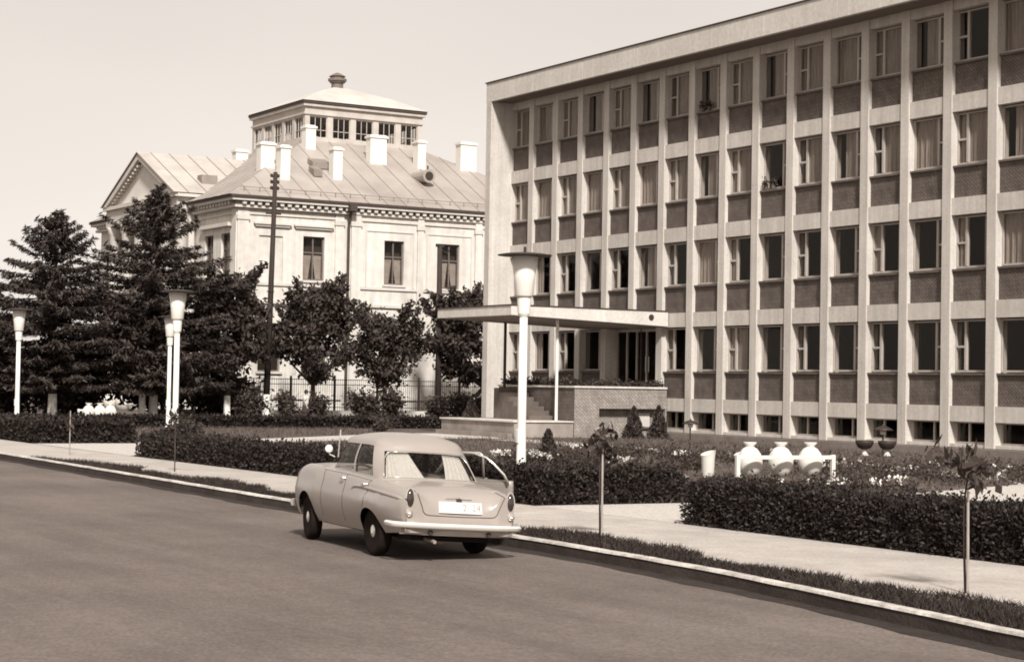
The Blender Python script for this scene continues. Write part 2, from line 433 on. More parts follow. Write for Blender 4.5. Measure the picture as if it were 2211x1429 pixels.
# floor bands, sitting 4 cm behind the column faces, butted between columns
bandz = [(1.32, 1.87)] + [(ZT[i], ZP[i+1]) for i in range(3)] + [(ZT[3], ZSOF+.02)]
me_cache = {}
def unit_box(w, d, h, name, m):
    key = (round(w, 3), round(d, 3), round(h, 3), name)
    if key not in me_cache: me_cache[key] = MB().box(0, w, 0, d, 0, h).mesh(name, m)
    return me_cache[key]
def put(name, me, loc, parent=None):
    o = link(name, me); o.location = loc
    if parent: o.parent = parent
    return o
for bi, (xa, xb) in enumerate(bays):
    for z0, z1 in bandz:
        if bi in DOORB and z0 < 4: continue
        ob(put('floor_band', unit_box(xb-xa-.004, .5, z1-z0, 'floor_band', M_CONC), (xa+.002, Y0+.045, z0)))
    for f in range(4):
        if bi in DOORB and f == 0: continue
        ob(put('spandrel_panel', unit_box(xb-xa-.004, .2, 1.08, 'spandrel_panel', M_PANEL), (xa+.002, Y0+.17, ZP[f])))
        ob(put('sill', unit_box(xb-xa-.01, .30, .07, 'sill', M_SILL), (xa+.005, Y0+.085, ZS[f])))
# windows: a narrow split casement beside one big light, handed alternately
def window_meshes(W, H, flip, small=False):
    key = ('win', round(W, 2), round(H, 2), flip, small)
    if key in me_cache: return me_cache[key]
    fr = MB(); t = .055
    n0 = .40; mu = .075
    def fx(x): return W-x if flip else x
    def bx(xa, xb, ya, yb, za, zb): fr.box(fx(xa), fx(xb), ya, yb, za, zb)
    bx(0, t, 0, .09, 0, H); bx(W-t, W, 0, .09, 0, H); bx(t, W-t, 0, .09, 0, t+.02); bx(t, W-t, 0, .09, H-t, H)
    panes = []
    if small:
        c = .62
        bx(c, c+mu, .002, .088, t+.02, H-t)
        panes = [(t, c, t+.02, H-t), (c+mu, W-t, t+.02, H-t)]
    else:
        bx(n0+t, n0+t+mu+.03, -.012, .10, t+.02, H-t)
        bx(t, n0+t, -.006, .095, H*.47, H*.47+.075)
        panes = [(t, n0+t, t+.02, H*.47), (t, n0+t, H*.47+.075, H-t), (n0+t+mu+.03, W-t, t+.02, H-t)]
    me = fr.mesh('window', M_WFRAME)
    pm = []
    for (a, bb, c0, c1) in panes:
        a2, b2 = sorted((fx(a), fx(bb)))
        pm.append(MB().box(a2+.002, b2-.002, .045, .053, c0+.002, c1-.002).mesh('pane', M_GLASS))
    me_cache[key] = (me, pm); return me_cache[key]
def curtain_mesh(W, H, kind, s):
    key = ('cur', round(W, 2), round(H, 2), kind, s)
    if key in me_cache: return me_cache[key]
    r = random.Random(s*13+kind); b = MB(); n = 46
    spans = {0: [(.04, .97)], 1: [(.0, .30), (.72, 1.0)], 2: [(.30, 1.0)], 3: [(0, .66)]}[kind]
    for (a, c) in spans:
        xs = np.linspace(a*W, c*W, n); ph = r.random()*6
        ys = [.0 + .028*math.sin(x*23+ph) + .016*math.sin(x*51+ph*2) for x in xs]
        for i in range(n-1):
            b.quad((xs[i], ys[i], .05), (xs[i+1], ys[i+1], .05), (xs[i+1], ys[i+1]*.8, H-.03), (xs[i], ys[i]*.8, H-.03))
    me = b.mesh('curtain', M_CURT, smooth=True, fix=False); me_cache[key] = me; return me
rw = random.Random(5)
for bi, (xa, xb) in enumerate(bays):
    W = xb-xa-.004
    flip = (bi % 2 == 1)
    for f in range(4):
        if f == 0 and bi in DOORB: continue
        H = ZT[f]-ZW[f]+.0
        me, pm = window_meshes(W, H, flip)
        w = ob(put('window', me, (xa+.002, Y0+.30, ZW[f]-.04)))
        for p in pm: put('pane', p, (0, 0, 0), w)
        if rw.random() < (.08, .40, .93, .97)[f]:
            kind = rw.choice((0, 0, 2, 3)) if f >= 2 else rw.choice((1, 1, 2, 3))
            put('curtain', curtain_mesh(W, H, kind, rw.randrange(3)), (0, .10, 0), w)
    H = .78
    if bi in DOORB: continue
    me, pm = window_meshes(W, H, flip, True)
    w = ob(put('basement_window', me, (xa+.002, Y0+.36, .54)))
    for p in pm: put('pane', p, (0, 0, 0), w)
    ob(put('basement_sill', unit_box(W-.002, .5, .12, 'basement_sill', M_CONC), (xa+.003, Y0+.06, .42)))
# rooms behind the glass
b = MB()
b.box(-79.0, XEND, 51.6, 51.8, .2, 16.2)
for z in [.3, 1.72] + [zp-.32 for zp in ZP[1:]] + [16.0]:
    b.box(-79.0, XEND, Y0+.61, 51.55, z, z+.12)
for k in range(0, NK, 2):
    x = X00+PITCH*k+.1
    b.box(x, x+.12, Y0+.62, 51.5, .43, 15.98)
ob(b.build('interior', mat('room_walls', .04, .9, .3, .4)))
# end fins, side and back walls
ob(MB().box(-79.1, XFIN, YF+.004, 61, .16, ZSOF+.03).build('end_wall', M_CONC))
ob(MB().box(XEND+1.2, XEND+1.66, YF+.004, 61, .16, ZSOF+.03).build('end_wall', M_CONC))
ob(MB().box(-78.63, XEND+1.19, 60.6, 60.96, .16, ZSOF+.03).build('rear_wall', M_CONC))
# plinth apron with joints
for k in range(0, NK+1):
    x0 = -65.0 + 2.4*k
    if x0 > XEND: break
    ob(MB().box(x0, x0+2.385, 46.42, 46.995, .1, .405).build('plinth_slab', mat('grey_plinth', .17, .9, .2, 1.5, .3, 30)))
ob(MB().box(-78.6, -71.6, 46.42, 46.995, .1, .405).build('plinth_slab', MATS['grey_plinth']))
# roof slab with fascia panels and a dark metal flashing
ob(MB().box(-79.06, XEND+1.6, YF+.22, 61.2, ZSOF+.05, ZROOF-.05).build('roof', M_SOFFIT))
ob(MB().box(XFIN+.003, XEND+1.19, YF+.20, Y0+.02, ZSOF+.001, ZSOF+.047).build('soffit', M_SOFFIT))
x = -79.14
i = 0
while x < XEND+1.6:
    x1 = min(x + PITCH*2, XEND+1.66)
    ob(MB().box(x+.006, x1-.006, YF, YF+.19, ZSOF, ZROOF).build('fascia_panel', M_FASCIA, bevel=.012)); x = x1; i += 1
ob(MB().box(-79.2, XEND+1.7, YF-.05, YF+.26, ZROOF+.003, ZROOF+.055).build('roof_flashing', M_GUTTER))
# canopy: thin at the front edge, deeper at the wall
XC0, XC1, YC0 = -71.43, -65.14, 39.08
def yz(u, v, d): return (d, u, v)
ob(MB().prism([(YC0, 5.20), (YC0, 5.60), (Y0-.004, 5.60), (Y0-.004, 4.96)], yz, XC0, XC1).build('canopy', M_FASCIA, bevel=.01))
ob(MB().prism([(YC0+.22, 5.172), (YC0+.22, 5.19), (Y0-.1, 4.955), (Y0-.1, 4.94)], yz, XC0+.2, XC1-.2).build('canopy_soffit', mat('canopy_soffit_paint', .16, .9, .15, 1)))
ob(MB().box(XC0-.04, XC1+.04, YC0-.04, Y0-.006, 5.603, 5.645).build('canopy_flashing', M_GUTTER))
ob(MB().lathe([(.0, 0), (.13, 0), (.13, .03), (.0, .03)], (XC1-.005, 46.1, 5.33), 16, 'x').build('drain_hole', M_IRON))
for px, m in ((-66.1, M_LAMPW), (-70.4, M_IRON)):
    ob(MB().tube([(px, 41.95, .85), (px, 41.95, 5.12)], .065, 12).build('canopy_post', m))
# entrance platform, terrace, stair
def wall_holes(b, fn, u0, u1, v0, v1, holes, depth):
    """front sheet with real openings and reveals; fn(u,v,d)"""
    us = sorted({u0, u1, *[h[0] for h in holes], *[h[1] for h in holes]}); vs = sorted({v0, v1, *[h[2] for h in holes], *[h[3] for h in holes]})
    for i in range(len(us)-1):
        for j in range(len(vs)-1):
            cu, cv = (us[i]+us[i+1])/2, (vs[j]+vs[j+1])/2
            if any(h[0] < cu < h[1] and h[2] < cv < h[3] for h in holes): continue
            b.quad(fn(us[i], vs[j], 0), fn(us[i+1], vs[j], 0), fn(us[i+1], vs[j+1], 0), fn(us[i], vs[j+1], 0))
    for (a, c, d, e) in holes:
        for (p, q) in (((a, d), (c, d)), ((c, d), (c, e)), ((c, e), (a, e)), ((a, e), (a, d))):
            b.quad(fn(*p, 0), fn(*q, 0), fn(*q, depth), fn(*p, depth))
    return b
b = MB(); wall_holes(b, lambda u, v, d: (-65.16-d, u, v), 42.25, 46.99, .16, 2.26, [(43.5, 46.93, .17, 1.40)], .4)
b.quad((-65.555, 43.4, .16), (-65.555, 46.98, .16), (-65.555, 46.98, 1.5), (-65.555, 43.4, 1.5))
ob(b.build('platform_side_wall', M_PANELL, fix=False))
ob(MB().box(-71.4, -65.17, 42.26, 42.6, .16, 2.255).build('platform_front_wall', M_PANEL))  # darker tile than the side wall carries the canopy's shade
ob(MB().box(-71.4, -65.6, 42.61, 46.98, 1.9, 2.1).build('platform_floor', M_CONC))
ob(MB().box(-65.62, -65.10, 42.20, 46.98, 2.262, 2.34).build('platform_coping', M_FASCIA))
ob(MB().box(-71.4, -65.63, 42.20, 42.62, 2.262, 2.338).build('platform_coping', M_FASCIA))
ob(MB().box(-71.4, -65.20, 39.36, 42.24, .16, .80).build('terrace', mat('grey_terrace_render', .24, .9, .3, .9, .3, 30)))
ob(MB().box(-71.45, -65.14, 39.28, 42.22, .803, .862).build('terrace_coping', M_FASCIA))
for i in range(7):
    ob(MB().box(-66.6-.42*i, -67.0-.42*i-.01, 40.9, 42.18, .866, .866+.19*(i+1)).build('step', mat('shaded_step_stone', .10, .9, .25, 2, .3, 30)))  # shade under the canopy put into the step colour
ob(MB().box(-71.38, -65.22, 39.05, 39.27, .16, .34).build('terrace_footing', mat('worn_step_stone', .20, .9, .25, 2, .3, 30)))
ob(MB().box(-65.552, -65.50, 45.35, 46.35, .62, 1.22).build('notice_board', M_CONC))
ob(MB().box(-65.552, -65.45, 45.30, 46.40, .54, .60).build('notice_board_ledge', M_SILL))
# glazed entrance doors
xa, xb = bays[4][0], bays[5][1]
ob(MB().box(xa, xb, Y0+.045, Y0+.5, 4.93, 5.56).build('floor_band', M_CONC))
d = ob(put('entrance_door', MB().box(xa, xb, 47.62, 47.70, 4.80, 4.93).box(xa, xb, 47.62, 47.70, 2.11, 2.19).mesh('door_frame', M_WFRAME), (0, 0, 0)))
n = 5
for i in range(n+1):
    x = xa + (xb-xa-.07)*i/n
    c = MB().box(x, x+.07, 47.61, 47.71, 2.19, 4.80).build('mullion', M_WFRAME); c.parent = d
    if i < n:
        c = MB().box(x+.072, x+(xb-xa-.07)/n-.002, 47.655, 47.665, 2.195, 4.795).build('pane', M_GLASS); c.parent = d
for x in (-67.6, -67.35):
    c = MB().tube([(x, 47.57, 3.0), (x, 47.57, 3.7)], .018, 8).build('door_handle', M_CHROME); c.parent = d
for q in (xa-.003, xb-.04): ob(MB().box(q, q+.043, Y0+.5, 47.6, 2.1, 5.0).build('porch_reveal', M_CONC))

# ------------------------------------------------------------------ old mansion
OM = empty('old_mansion', (-119, 57, .15))
def om(o, par=None):
    if par: o.parent = par
    else: o.parent = OM; o.matrix_parent_inverse = Matrix.Translation((119, -57, -.15))
    return o
tag(OM, 'old white neoclassical mansion with tin roof, pediment and square glazed lantern', 'building')
XO, YCn, XW, YW = -106.0, 43.92, -131.8, 69.3
ZE = 13.4
fx_ = lambda u, v, d: (XO-d, u, v)       # +X face, u = y
fy_ = lambda u, v, d: (u, YCn+d, v)      # street face, u = x
WX_ = [(48.33, 49.80, 8.65, 11.40), (53.94, 55.36, 8.60, 11.42), (58.08, 59.46, 8.50, 11.42), (62.4, 63.8, 8.5, 11.42),
       (48.33, 49.80, 2.9, 5.9), (62.4, 63.8, 2.9, 5.9), (45.4, 46.9, 2.9, 5.9)]
WY_ = [(-111.36, -109.95, 8.8, 11.45), (-108.64, -107.2, 8.8, 11.45), (-131.0, -129.4, 8.8, 11.45), (-117.0, -115.6, 8.6, 11.45), (-120.6, -119.2, 8.6, 11.45), (-124.2, -122.8, 8.6, 11.45),
       (-111.36, -109.95, 2.9, 5.9), (-108.64, -107.2, 2.9, 5.9), (-125.6, -124.5, 12.35, 12.8), (-124.1, -123.0, 12.35, 12.8), (-122.6, -121.5, 12.35, 12.8)]
b = MB(); wall_holes(b, fx_, YCn, 51.5, .16, ZE, [h for h in WX_ if h[1] < 51.5] + [(45.35, 46.95, 8.35, 11.3)], .28)
om(b.build('wall', M_WHITE2, fix=False))
b = MB(); wall_holes(b, lambda u, v, d: (XO+.16-d, u, v), 51.5, YW, .16, ZE, [h for h in WX_ if h[0] > 51.5], .30)
b.quad((XO, 51.5, .16), (XO+.16, 51.5, .16), (XO+.16, 51.5, ZE), (XO, 51.5, ZE))
om(b.build('wall', M_WHITE2, fix=False))
b = MB(); wall_holes(b, fy_, XW, XO, .16, ZE, WY_, .28); om(b.build('wall', M_WHITE2, fix=False))
om(MB().quad((XW, YCn, .16), (XW, YW, .16), (XW, YW, ZE), (XW, YCn, ZE)).quad((XW, YW, .16), (XO, YW, .16), (XO, YW, ZE), (XW, YW, ZE)).build('rear_wall', M_WHITE2, fix=False))
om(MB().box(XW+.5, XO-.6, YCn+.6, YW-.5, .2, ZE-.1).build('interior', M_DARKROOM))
# blind niche back
om(MB().box(XO-.14, XO-.10, 45.33, 46.97, 8.3, 11.35).build('blind_niche', M_WHITE2))
MO_F = mat('mansion_window_frame', .11, .7, .2, 2)
def mansion_window(fn, h, dd, draw):
    (a, c, v0, v1) = h
    def bx(bm, u0, u1, q0, q1, d0, d1):
        bm.prism([(u0, q0), (u1, q0), (u1, q1), (u0, q1)], fn, d0, d1)
    f = MB(); t = .09; m = (a+c)/2; tr = v0+(v1-v0)*.62
    bx(f, a, a+t, v0, v1, dd, dd+.1); bx(f, c-t, c, v0, v1, dd, dd+.1); bx(f, a+t, c-t, v0, v0+t, dd, dd+.1); bx(f, a+t, c-t, v1-t, v1, dd, dd+.1)
    bx(f, m-.045, m+.045, v0+t, v1-t, dd-.004, dd+.098); bx(f, a+t, m-.045, tr, tr+.08, dd-.002, dd+.096); bx(f, m+.045, c-t, tr, tr+.08, dd-.002, dd+.096)
    w = om(f.build('window', MO_F))
    for (u0, u1, q0, q1) in ((a+t, m-.045, v0+t, tr), (m+.045, c-t, v0+t, tr), (a+t, m-.045, tr+.08, v1-t), (m+.045, c-t, tr+.08, v1-t)):
        p = MB(); bx(p, u0+.002, u1-.002, q0+.002, q1-.002, dd+.045, dd+.055)
        o = p.build('pane', M_GLASS); o.parent = w
    if draw:
        p = MB()
        p.prism([(a+.1, v0+.1), (m-.25, v0+.1), (m-.03, tr), (a+.1, tr)], fn, dd+.13, dd+.14)
        p.prism([(c-.1, v0+.1), (m+.25, v0+.1), (m+.03, tr), (c-.1, tr)], fn, dd+.13, dd+.14)
        o = p.build('curtain', mat('mansion_curtain', .3, .9, .2, 3)); o.parent = w
    s = MB(); bx(s, a-.12, c+.12, v0-.14, v0-.004, -.14, dd); o = s.build('sill', M_TRIM); o.parent = w
for i, h in enumerate(WX_):
    mansion_window(fx_ if h[1] < 51.5 else (lambda u, v, d: (XO+.16-d, u, v)), h, .17, i in (0, 1, 2, 3))
for i, h in enumerate(WY_):
    if h[3]-h[2] > 1: mansion_window(fy_, h, .17, i == 2)
for h in WY_:
    if h[3]-h[2] < 1:
        om(MB().box(h[0], h[1], YCn+.18, YCn+.2, h[2], h[3]).build('attic_pane', M_GLASS))
# mouldings: string courses, pilasters, hoods, cornice with dentils
E_ = .0
for (z0, z1, pr) in ((8.22, 8.40, .10), (7.10, 7.28, .14), (1.2, 1.5, .12), (12.55, 12.70, .09)):
    om(MB().box(XO+.003, XO+pr, YCn+.7, 51.1, z0, z1).build('string_course', M_TRIM))
    om(MB().box(XO+.163, XO+.16+pr, 52.25, YW, z0, z1).build('string_course', M_TRIM))
    om(MB().box(-112.2, XO-.7, YCn-pr, YCn-.003, z0, z1).build('string_course', M_TRIM))
for (y0, y1, xx) in ((YCn-.05, YCn+.68, XO), (50.5, 51.08, XO), (51.55, 52.22, XO+.16), (56.3, 56.75, XO+.16), (60.6, 61.1, XO+.16)):
    om(MB().box(xx+.002, xx+.12, y0, y1, 1.5, 12.9).build('pilaster', M_WHITE2))
    om(MB().box(xx+.002, xx+.18, y0-.06, y1+.06, 12.2, 12.5).build('pilaster_capital', M_TRIM))
om(MB().box(XO-.68, XO-.0, YCn-.12, YCn-.003, 1.5, 12.9).build('pilaster', M_WHITE2))
for (y0, y1) in ((44.95, 47.45), (47.65, 50.35)):
    om(MB().box(XO+.002, XO+.24, y0, y1, 11.98, 12.10).build('window_hood', M_TRIM)); om(MB().box(XO+.002, XO+.15, y0+.1, y1-.1, 11.85, 11.977).build('window_hood', M_TRIM))
om(MB().box(-111.7, -106.9, YCn-.3, YCn-.002, 11.85, 12.08).build('window_hood', M_TRIM))
for (y0, y1) in ((52.6, 56.1), (57.0, 60.4)):
    for q in ((y0, y1, 11.95, 12.03), (y0, y0+.09, 8.45, 11.948), (y1-.09, y1, 8.45, 11.948)):
        om(MB().box(XO+.162, XO+.21, *q).build('panel_moulding', M_TRIM))
# cornice
def cornice(pr0, z0, z1, m, name):
    o = MB().box(XO-.01, XO+pr0, YCn-pr0, YW+pr0, z0, z1).box(XW-pr0, XO-.012, YCn-pr0, YCn+.01, z0, z1).build(name, m); return om(o)
cornice(.34, 12.93, 13.10, M_TRIM, 'cornice'); cornice(.62, 13.34, 13.52, M_TRIM, 'cornice'); cornice(.72, 13.522, 13.66, M_GUTTER, 'gutter')
b = MB(); y = YCn+.1
while y < 66:
    b.box(XO+.17, XO+.52, y, y+.24, 13.12, 13.33); y += .5
x = XO-.3
while x > XW:
    b.box(x-.24, x, YCn-.48, YCn-.01, 13.12, 13.33); x -= .5
tag(om(b.build('dentils', M_TRIM)), kind='stuff')
om(MB().box(XO-.02, XO+.165, YCn-.16, YW, 12.95, 13.4).build('frieze', M_TRIM))
dp = om(MB().tube([(XO+.72, 51.35, 13.5), (XO+.55, 51.33, 13.0), (XO+.30, 51.32, 12.3), (XO+.28, 51.32, 1.0), (XO+.5, 51.32, .5)], .085, 10).build('drainpipe', M_GUTTER))
om(MB().box(XO+.5, XO+.95, 51.1, 51.6, 13.1, 13.5).build('rainwater_hopper', M_GUTTER))
# hipped tin roof, in sheets between standing seams
CX, CY, CH = -118.9, 56.6, 4.5
e0 = 13.5; ZR0, ZR1 = 13.68, 18.62
def roof_pt(side, s, t):
    """side 0=+X 1=-Y 2=-X 3=+Y, s in -1..1 along, t 0 eave..1 lantern"""
    h = e0 + (CH-e0)*t; z = ZR0 + (ZR1-ZR0)*t
    return {0: (CX+h, CY+s*h, z), 1: (CX-s*h, CY-h, z), 2: (CX-h, CY-s*h, z), 3: (CX+s*h, CY+h, z)}[side]
b = MB()
for sd in range(4): b.quad(roof_pt(sd, -1, 0), roof_pt(sd, 1, 0), roof_pt(sd, 1, 1), roof_pt(sd, -1, 1))
rf = om(b.build('roof', M_TIN))
def roof_z(x, y):
    h = max(abs(x-CX), abs(y-CY)); return ZR0 + (ZR1-ZR0)*(e0-h)/(e0-CH)
for sd, cnt in ((0, 20), (1, 20)):
    for i in range(1, cnt):
        off = -e0 + 2*e0*i/cnt                               # seams run straight up the slope
        t1 = 1.0 if abs(off) < CH else (e0-abs(off))/(e0-CH)
        p0 = roof_pt(sd, off/e0, 0.0); h1 = e0+(CH-e0)*t1; p1 = roof_pt(sd, off/h1, t1)
        s_ = MB().tube([(p0[0], p0[1], p0[2]+.02), (p1[0], p1[1], p1[2]+.015)], .024, 5).build('roof_seam', M_SEAM); s_.parent = rf
for i in range(22):                                       # snow guards near the eave
    q = roof_pt(0, -.95+1.75*i/22, .055)
    s_ = MB().box(q[0]-.02, q[0]+.02, q[1]-.03, q[1]+.03, q[2]-.02, q[2]+.3).build('snow_guard_post', M_SEAM); s_.parent = rf
qa, qb = roof_pt(0, -.97, .055), roof_pt(0, .85, .055)
s_ = MB().tube([(qa[0], qa[1], qa[2]+.27), (qb[0], qb[1], qb[2]+.27)], .025, 6).build('snow_guard_rail', M_SEAM); s_.parent = rf
# lantern with windows all round
LZ0, LZ1 = 18.45, 21.0
LT = om(MB().box(CX-CH+.35, CX+CH-.35, CY-CH+.35, CY+CH-.35, LZ0, LZ0+.2).build('lantern', M_TRIM))
ML = mat('lantern_paint', .40, .8, .15, 1.2)
def lanternwall(fn):
    holes = [(-CH+.35+1.74*i, -CH+.35+1.74*i+1.32, LZ0+.42, LZ0+1.85) for i in range(5)]
    b = MB(); wall_holes(b, fn, -CH, CH, LZ0-.4, LZ1, holes, .15); om(b.build('lantern_wall', ML, fix=False), LT)
    for h in holes:
        f = MB()
        for (u0, u1, v0, v1) in ((h[0], h[0]+.05, h[2], h[3]), (h[1]-.05, h[1], h[2], h[3]), (h[0]+.05, h[1]-.05, h[2], h[2]+.05), (h[0]+.05, h[1]-.05, h[3]-.05, h[3]),
                                 (h[0]+.43, h[0]+.47, h[2]+.05, h[3]-.05), (h[0]+.85, h[0]+.89, h[2]+.05, h[3]-.05), (h[0]+.05, h[1]-.05, h[2]+.5, h[2]+.54)):
            f.prism([(u0, v0), (u1, v0), (u1, v1), (u0, v1)], fn, .07, .12)
        om(f.build('lantern_window', ML), LT)
        p = MB().prism([(h[0]+.01, h[2]+.01), (h[1]-.01, h[2]+.01), (h[1]-.01, h[3]-.01), (h[0]+.01, h[3]-.01)], fn, .13, .14); om(p.build('lantern_pane', M_GLASS), LT)
lanternwall(lambda u, v, d: (CX+CH-d, CY+u, v)); lanternwall(lambda u, v, d: (CX+u, CY-CH+d, v))
lanternwall(lambda u, v, d: (CX-CH+d, CY-u, v)); lanternwall(lambda u, v, d: (CX-u, CY+CH-d, v))
for (ex, z0, z1) in ((.10, LZ0+1.95, LZ0+2.07), (.18, 20.95, 21.12), (.24, 21.14, 21.30)):
    om(MB().box(CX-CH-ex, CX+CH+ex, CY-CH-ex, CY+CH+ex, z0, z1).build('lantern_cornice', ML if z1 < 21.2 else M_GUTTER), LT) if z1 > 20.9 else \
    [om(MB().box(*q, z0, z1).build('lantern_cornice', ML), LT) for q in ((CX+CH+.002, CX+CH+ex, CY-CH-ex, CY+CH+ex), (CX-CH-ex, CX+CH, CY-CH-ex, CY-CH-.002))]
b = MB(); h0, h1 = CH+.30, 2.9
r0 = [(CX+h0, CY-h0, 21.33), (CX+h0, CY+h0, 21.33), (CX-h0, CY+h0, 21.33), (CX-h0, CY-h0, 21.33)]
r1 = [(CX+h1, CY-h1, 22.25), (CX+h1, CY+h1, 22.25), (CX-h1, CY+h1, 22.25), (CX-h1, CY-h1, 22.25)]
r2 = [(CX+.5, CY-.5, 23.1), (CX+.5, CY+.5, 23.1), (CX-.5, CY+.5, 23.1), (CX-.5, CY-.5, 23.1)]
for A, B in ((r0, r1), (r1, r2)):
    for i in range(4): b.quad(A[i], A[(i+1) % 4], B[(i+1) % 4], B[i])
b.quad(*r2)
om(b.build('lantern_roof', mat('pale_tin_roof', .46, .5, .15, .5, spec=.4)), LT)
om(MB().lathe([(.42, 22.95), (.42, 23.5), (.55, 23.52), (.55, 23.62), (.66, 23.64), (.66, 23.8), (.5, 23.82), (.5, 23.95), (.6, 23.97), (.3, 24.15), (.05, 24.25)], (CX, CY, 0), 16).build('finial', mat('finial_metal', .13, .6, .2, 2)), LT)
# chimneys and roof vents stand on the slope
for (x, y, w, h) in ((-109.81, 47.33, 1.0, 1.6), (-108.24, 47.85, .65, 2.05), (-113.3, 51.9, .72, 1.45), (-108.87, 51.82, .64, 1.95), (-111.81, 56.23, 1.22, 1.8),
                     (-111.64, 59.44, .60, 1.8), (-111.93, 63.27, 1.25, 1.85), (-121.0, 50.2, .9, .9)):
    z = roof_z(x, y)
    c = MB().box(x-.36, x+.36, y-w/2, y+w/2, z-.5, z+h-.22).build('chimney', M_WHITE); om(c)
    k = MB().box(x-.43, x+.43, y-w/2-.08, y+w/2+.08, z+h-.218, z+h-.08).box(x-.34, x+.34, y-w/2+.03, y+w/2-.03, z+h-.078, z+h).build('chimney_cap', M_WHITE); om(k, c)
zv = roof_z(-108.9, 58.42)
c = om(MB().lathe([(.42, -2.0), (.42, .55), (.46, .56), (.46, .62)], (-108.9, 58.42, zv+.5), 14, 'x').build('round_dormer', M_TIN))
om(MB().lathe([(.30, .0), (.30, .02)], (-108.9+.625, 58.42, zv+.5), 14, 'x').build('dormer_opening', M_IRON), c)
om(MB().tube([(-108.5, 58.42, zv+.9), (-108.5, 58.42, zv+1.2)], .06, 6).build('dormer_spike', M_IRON), c)
for (x, y, w) in ((-110.2, 51.3, 1.3), (-109.0, 50.5, .6)):
    z = roof_z(x, y); om(MB().add([(x-.5, y-w/2, z+.28), (x+.35, y-w/2, z-.12), (x+.35, y+w/2, z-.12), (x-.5, y+w/2, z+.28), (x-.5, y-w/2, z+.62), (x+.35, y-w/2, z+.30), (x+.35, y+w/2, z+.30), (x-.5, y+w/2, z+.62)],
        [(0,3,2,1),(4,5,6,7),(0,1,5,4),(1,2,6,5),(2,3,7,6),(3,0,4,7)]).build('roof_hatch', M_SEAM))
# street portico with pediment
PX0, PX1, PY, PXc = -127.0, -112.7, 42.38, -119.85
om(MB().box(PX0+.2, PX1-.2, PY+.2, YCn-.13, 12.9, 14.05).build('portico_entablature', M_TRIM))
om(MB().box(PX0, PX1, PY, YCn-.12, 14.054, 14.30).build('portico_cornice', M_TRIM))
fz = lambda u, v, d: (u, d, v)
om(MB().prism([(PX0+.7, 14.31), (PX1-.7, 14.31), (PXc, 17.15)], fz, PY+.45, PY+.6).build('pediment_field', mat('pediment_plaster', .60, .85, .1, .8)))
for sgn in (-1, 1):
    xe = PX0 if sgn < 0 else PX1
    om(MB().prism([(xe, 14.302), (xe-sgn*.9, 14.302), (PXc, 17.10), (PXc, 17.52)], fz, PY-.05, PY+.44).build('raking_cornice', M_TRIM))
    for k in range(13):
        t = (k+.8)/14; x = xe-sgn*.85 + (PXc-xe+sgn*.85)*t; z = 14.33 + (17.02-14.33)*t
        om(MB().box(x-.13, x+.13, PY+.08, PY+.445, z-.2, z-.02).build('modillion', M_TRIM))
b = MB()
b.quad((PX1+.15, PY-.15, 14.31), (PX1+.15, 54, 14.31), (PXc, 54, 17.60), (PXc, PY-.15, 17.60)); b.quad((PXc, PY-.15, 17.60), (PXc, 54, 17.60), (PX0-.15, 54, 14.31), (PX0-.15, PY-.15, 14.31))
b.quad((PX1+.15, PY-.15, 14.25), (PXc, PY-.15, 17.53), (PXc, PY-.15, 17.60), (PX1+.15, PY-.15, 14.31)); b.quad((PX0-.15, PY-.15, 14.25), (PX0-.15, PY-.15, 14.31), (PXc, PY-.15, 17.60), (PXc, PY-.15, 17.53))
pr_ = om(b.build('portico_roof', mat('pale_tin_sheets', .40, .5, .2, .4, spec=.4)))
for k in range(6):
    y = 43.2+1.35*k
    s_ = MB().tube([(PX1+.14, y, 14.34), (PXc, y, 17.62)], .03, 5).build('roof_seam', M_SEAM); s_.parent = pr_
s_ = MB().box(-115.2, -114.4, 44.8, 45.9, 15.1, 15.75).build('roof_hatch', M_SEAM); s_.parent = pr_
om(MB().box(PX1-.02, PX1+.14, PY+.1, 46.5, 14.05, 14.24).build('portico_gutter', M_TRIM))
for k in range(6):
    x = PX0+.75+(PX1-PX0-1.5)*k/5
    om(MB().lathe([(.62, .16), (.62, 1.0), (.50, 1.1), (.50, 4), (.42, 12.3), (.50, 12.4), (.56, 12.7), (.6, 12.89)], (x, PY+.72, 0), 20).build('portico_column', M_WHITE2, smooth=True))
om(MB().box(PX1-.02-1.0, PX1-.2, YCn-.5, YCn-.13, .16, 12.89).build('portico_pier', M_WHITE2))
# ------------------------------------------------------------------ street lamps
def make_lamp(label, loc, tilt):
    t = empty('street_lamp', loc); tag(t, label, 'street lamp', 'tall white street lamps'); t.rotation_euler = (0, R(tilt), 0)
    p = MB().lathe([(.13, 0), (.13, .12), (.105, .16), (.09, 1.5), (.082, 3.62)], seg=18).build('post', M_LAMPW, t, smooth=True)
    MB().lathe([(.086, .0), (.086, .14)], (0, 0, .8), 14).build('inspection_band', M_LAMPW, p)
    MB().box(-.05, .05, -.115, -.06, 1.0, 1.28).build('inspection_door', M_LAMPW, p, bevel=.01)
    MB().lathe([(.095, 3.60), (.125, 3.66), (.145, 3.98), (.12, 4.02)], seg=18).build('collar', M_LAMPW, t, smooth=False)
    MB().lathe([(.165, 4.0), (.185, 4.04), (.205, 4.3), (.275, 4.84), (.25, 4.85)], seg=24).build('shade', M_LAMPS, t, smooth=True)
    c = MB().lathe([(.02, 4.845), (.56, 4.852), (.565, 4.868), (.40, 4.90), (.12, 4.925), (.03, 4.93)], seg=32).build('cap', M_LAMPC, t, smooth=False)
    MB().lathe([(.03, 4.925), (.03, 5.03), (.0, 5.05)], seg=8).build('cap_knob', M_LAMPC, c)
    return t
make_lamp('large white lamp post with flat dark cap just right of the car', (-32.6, 19.85, .15), .25)
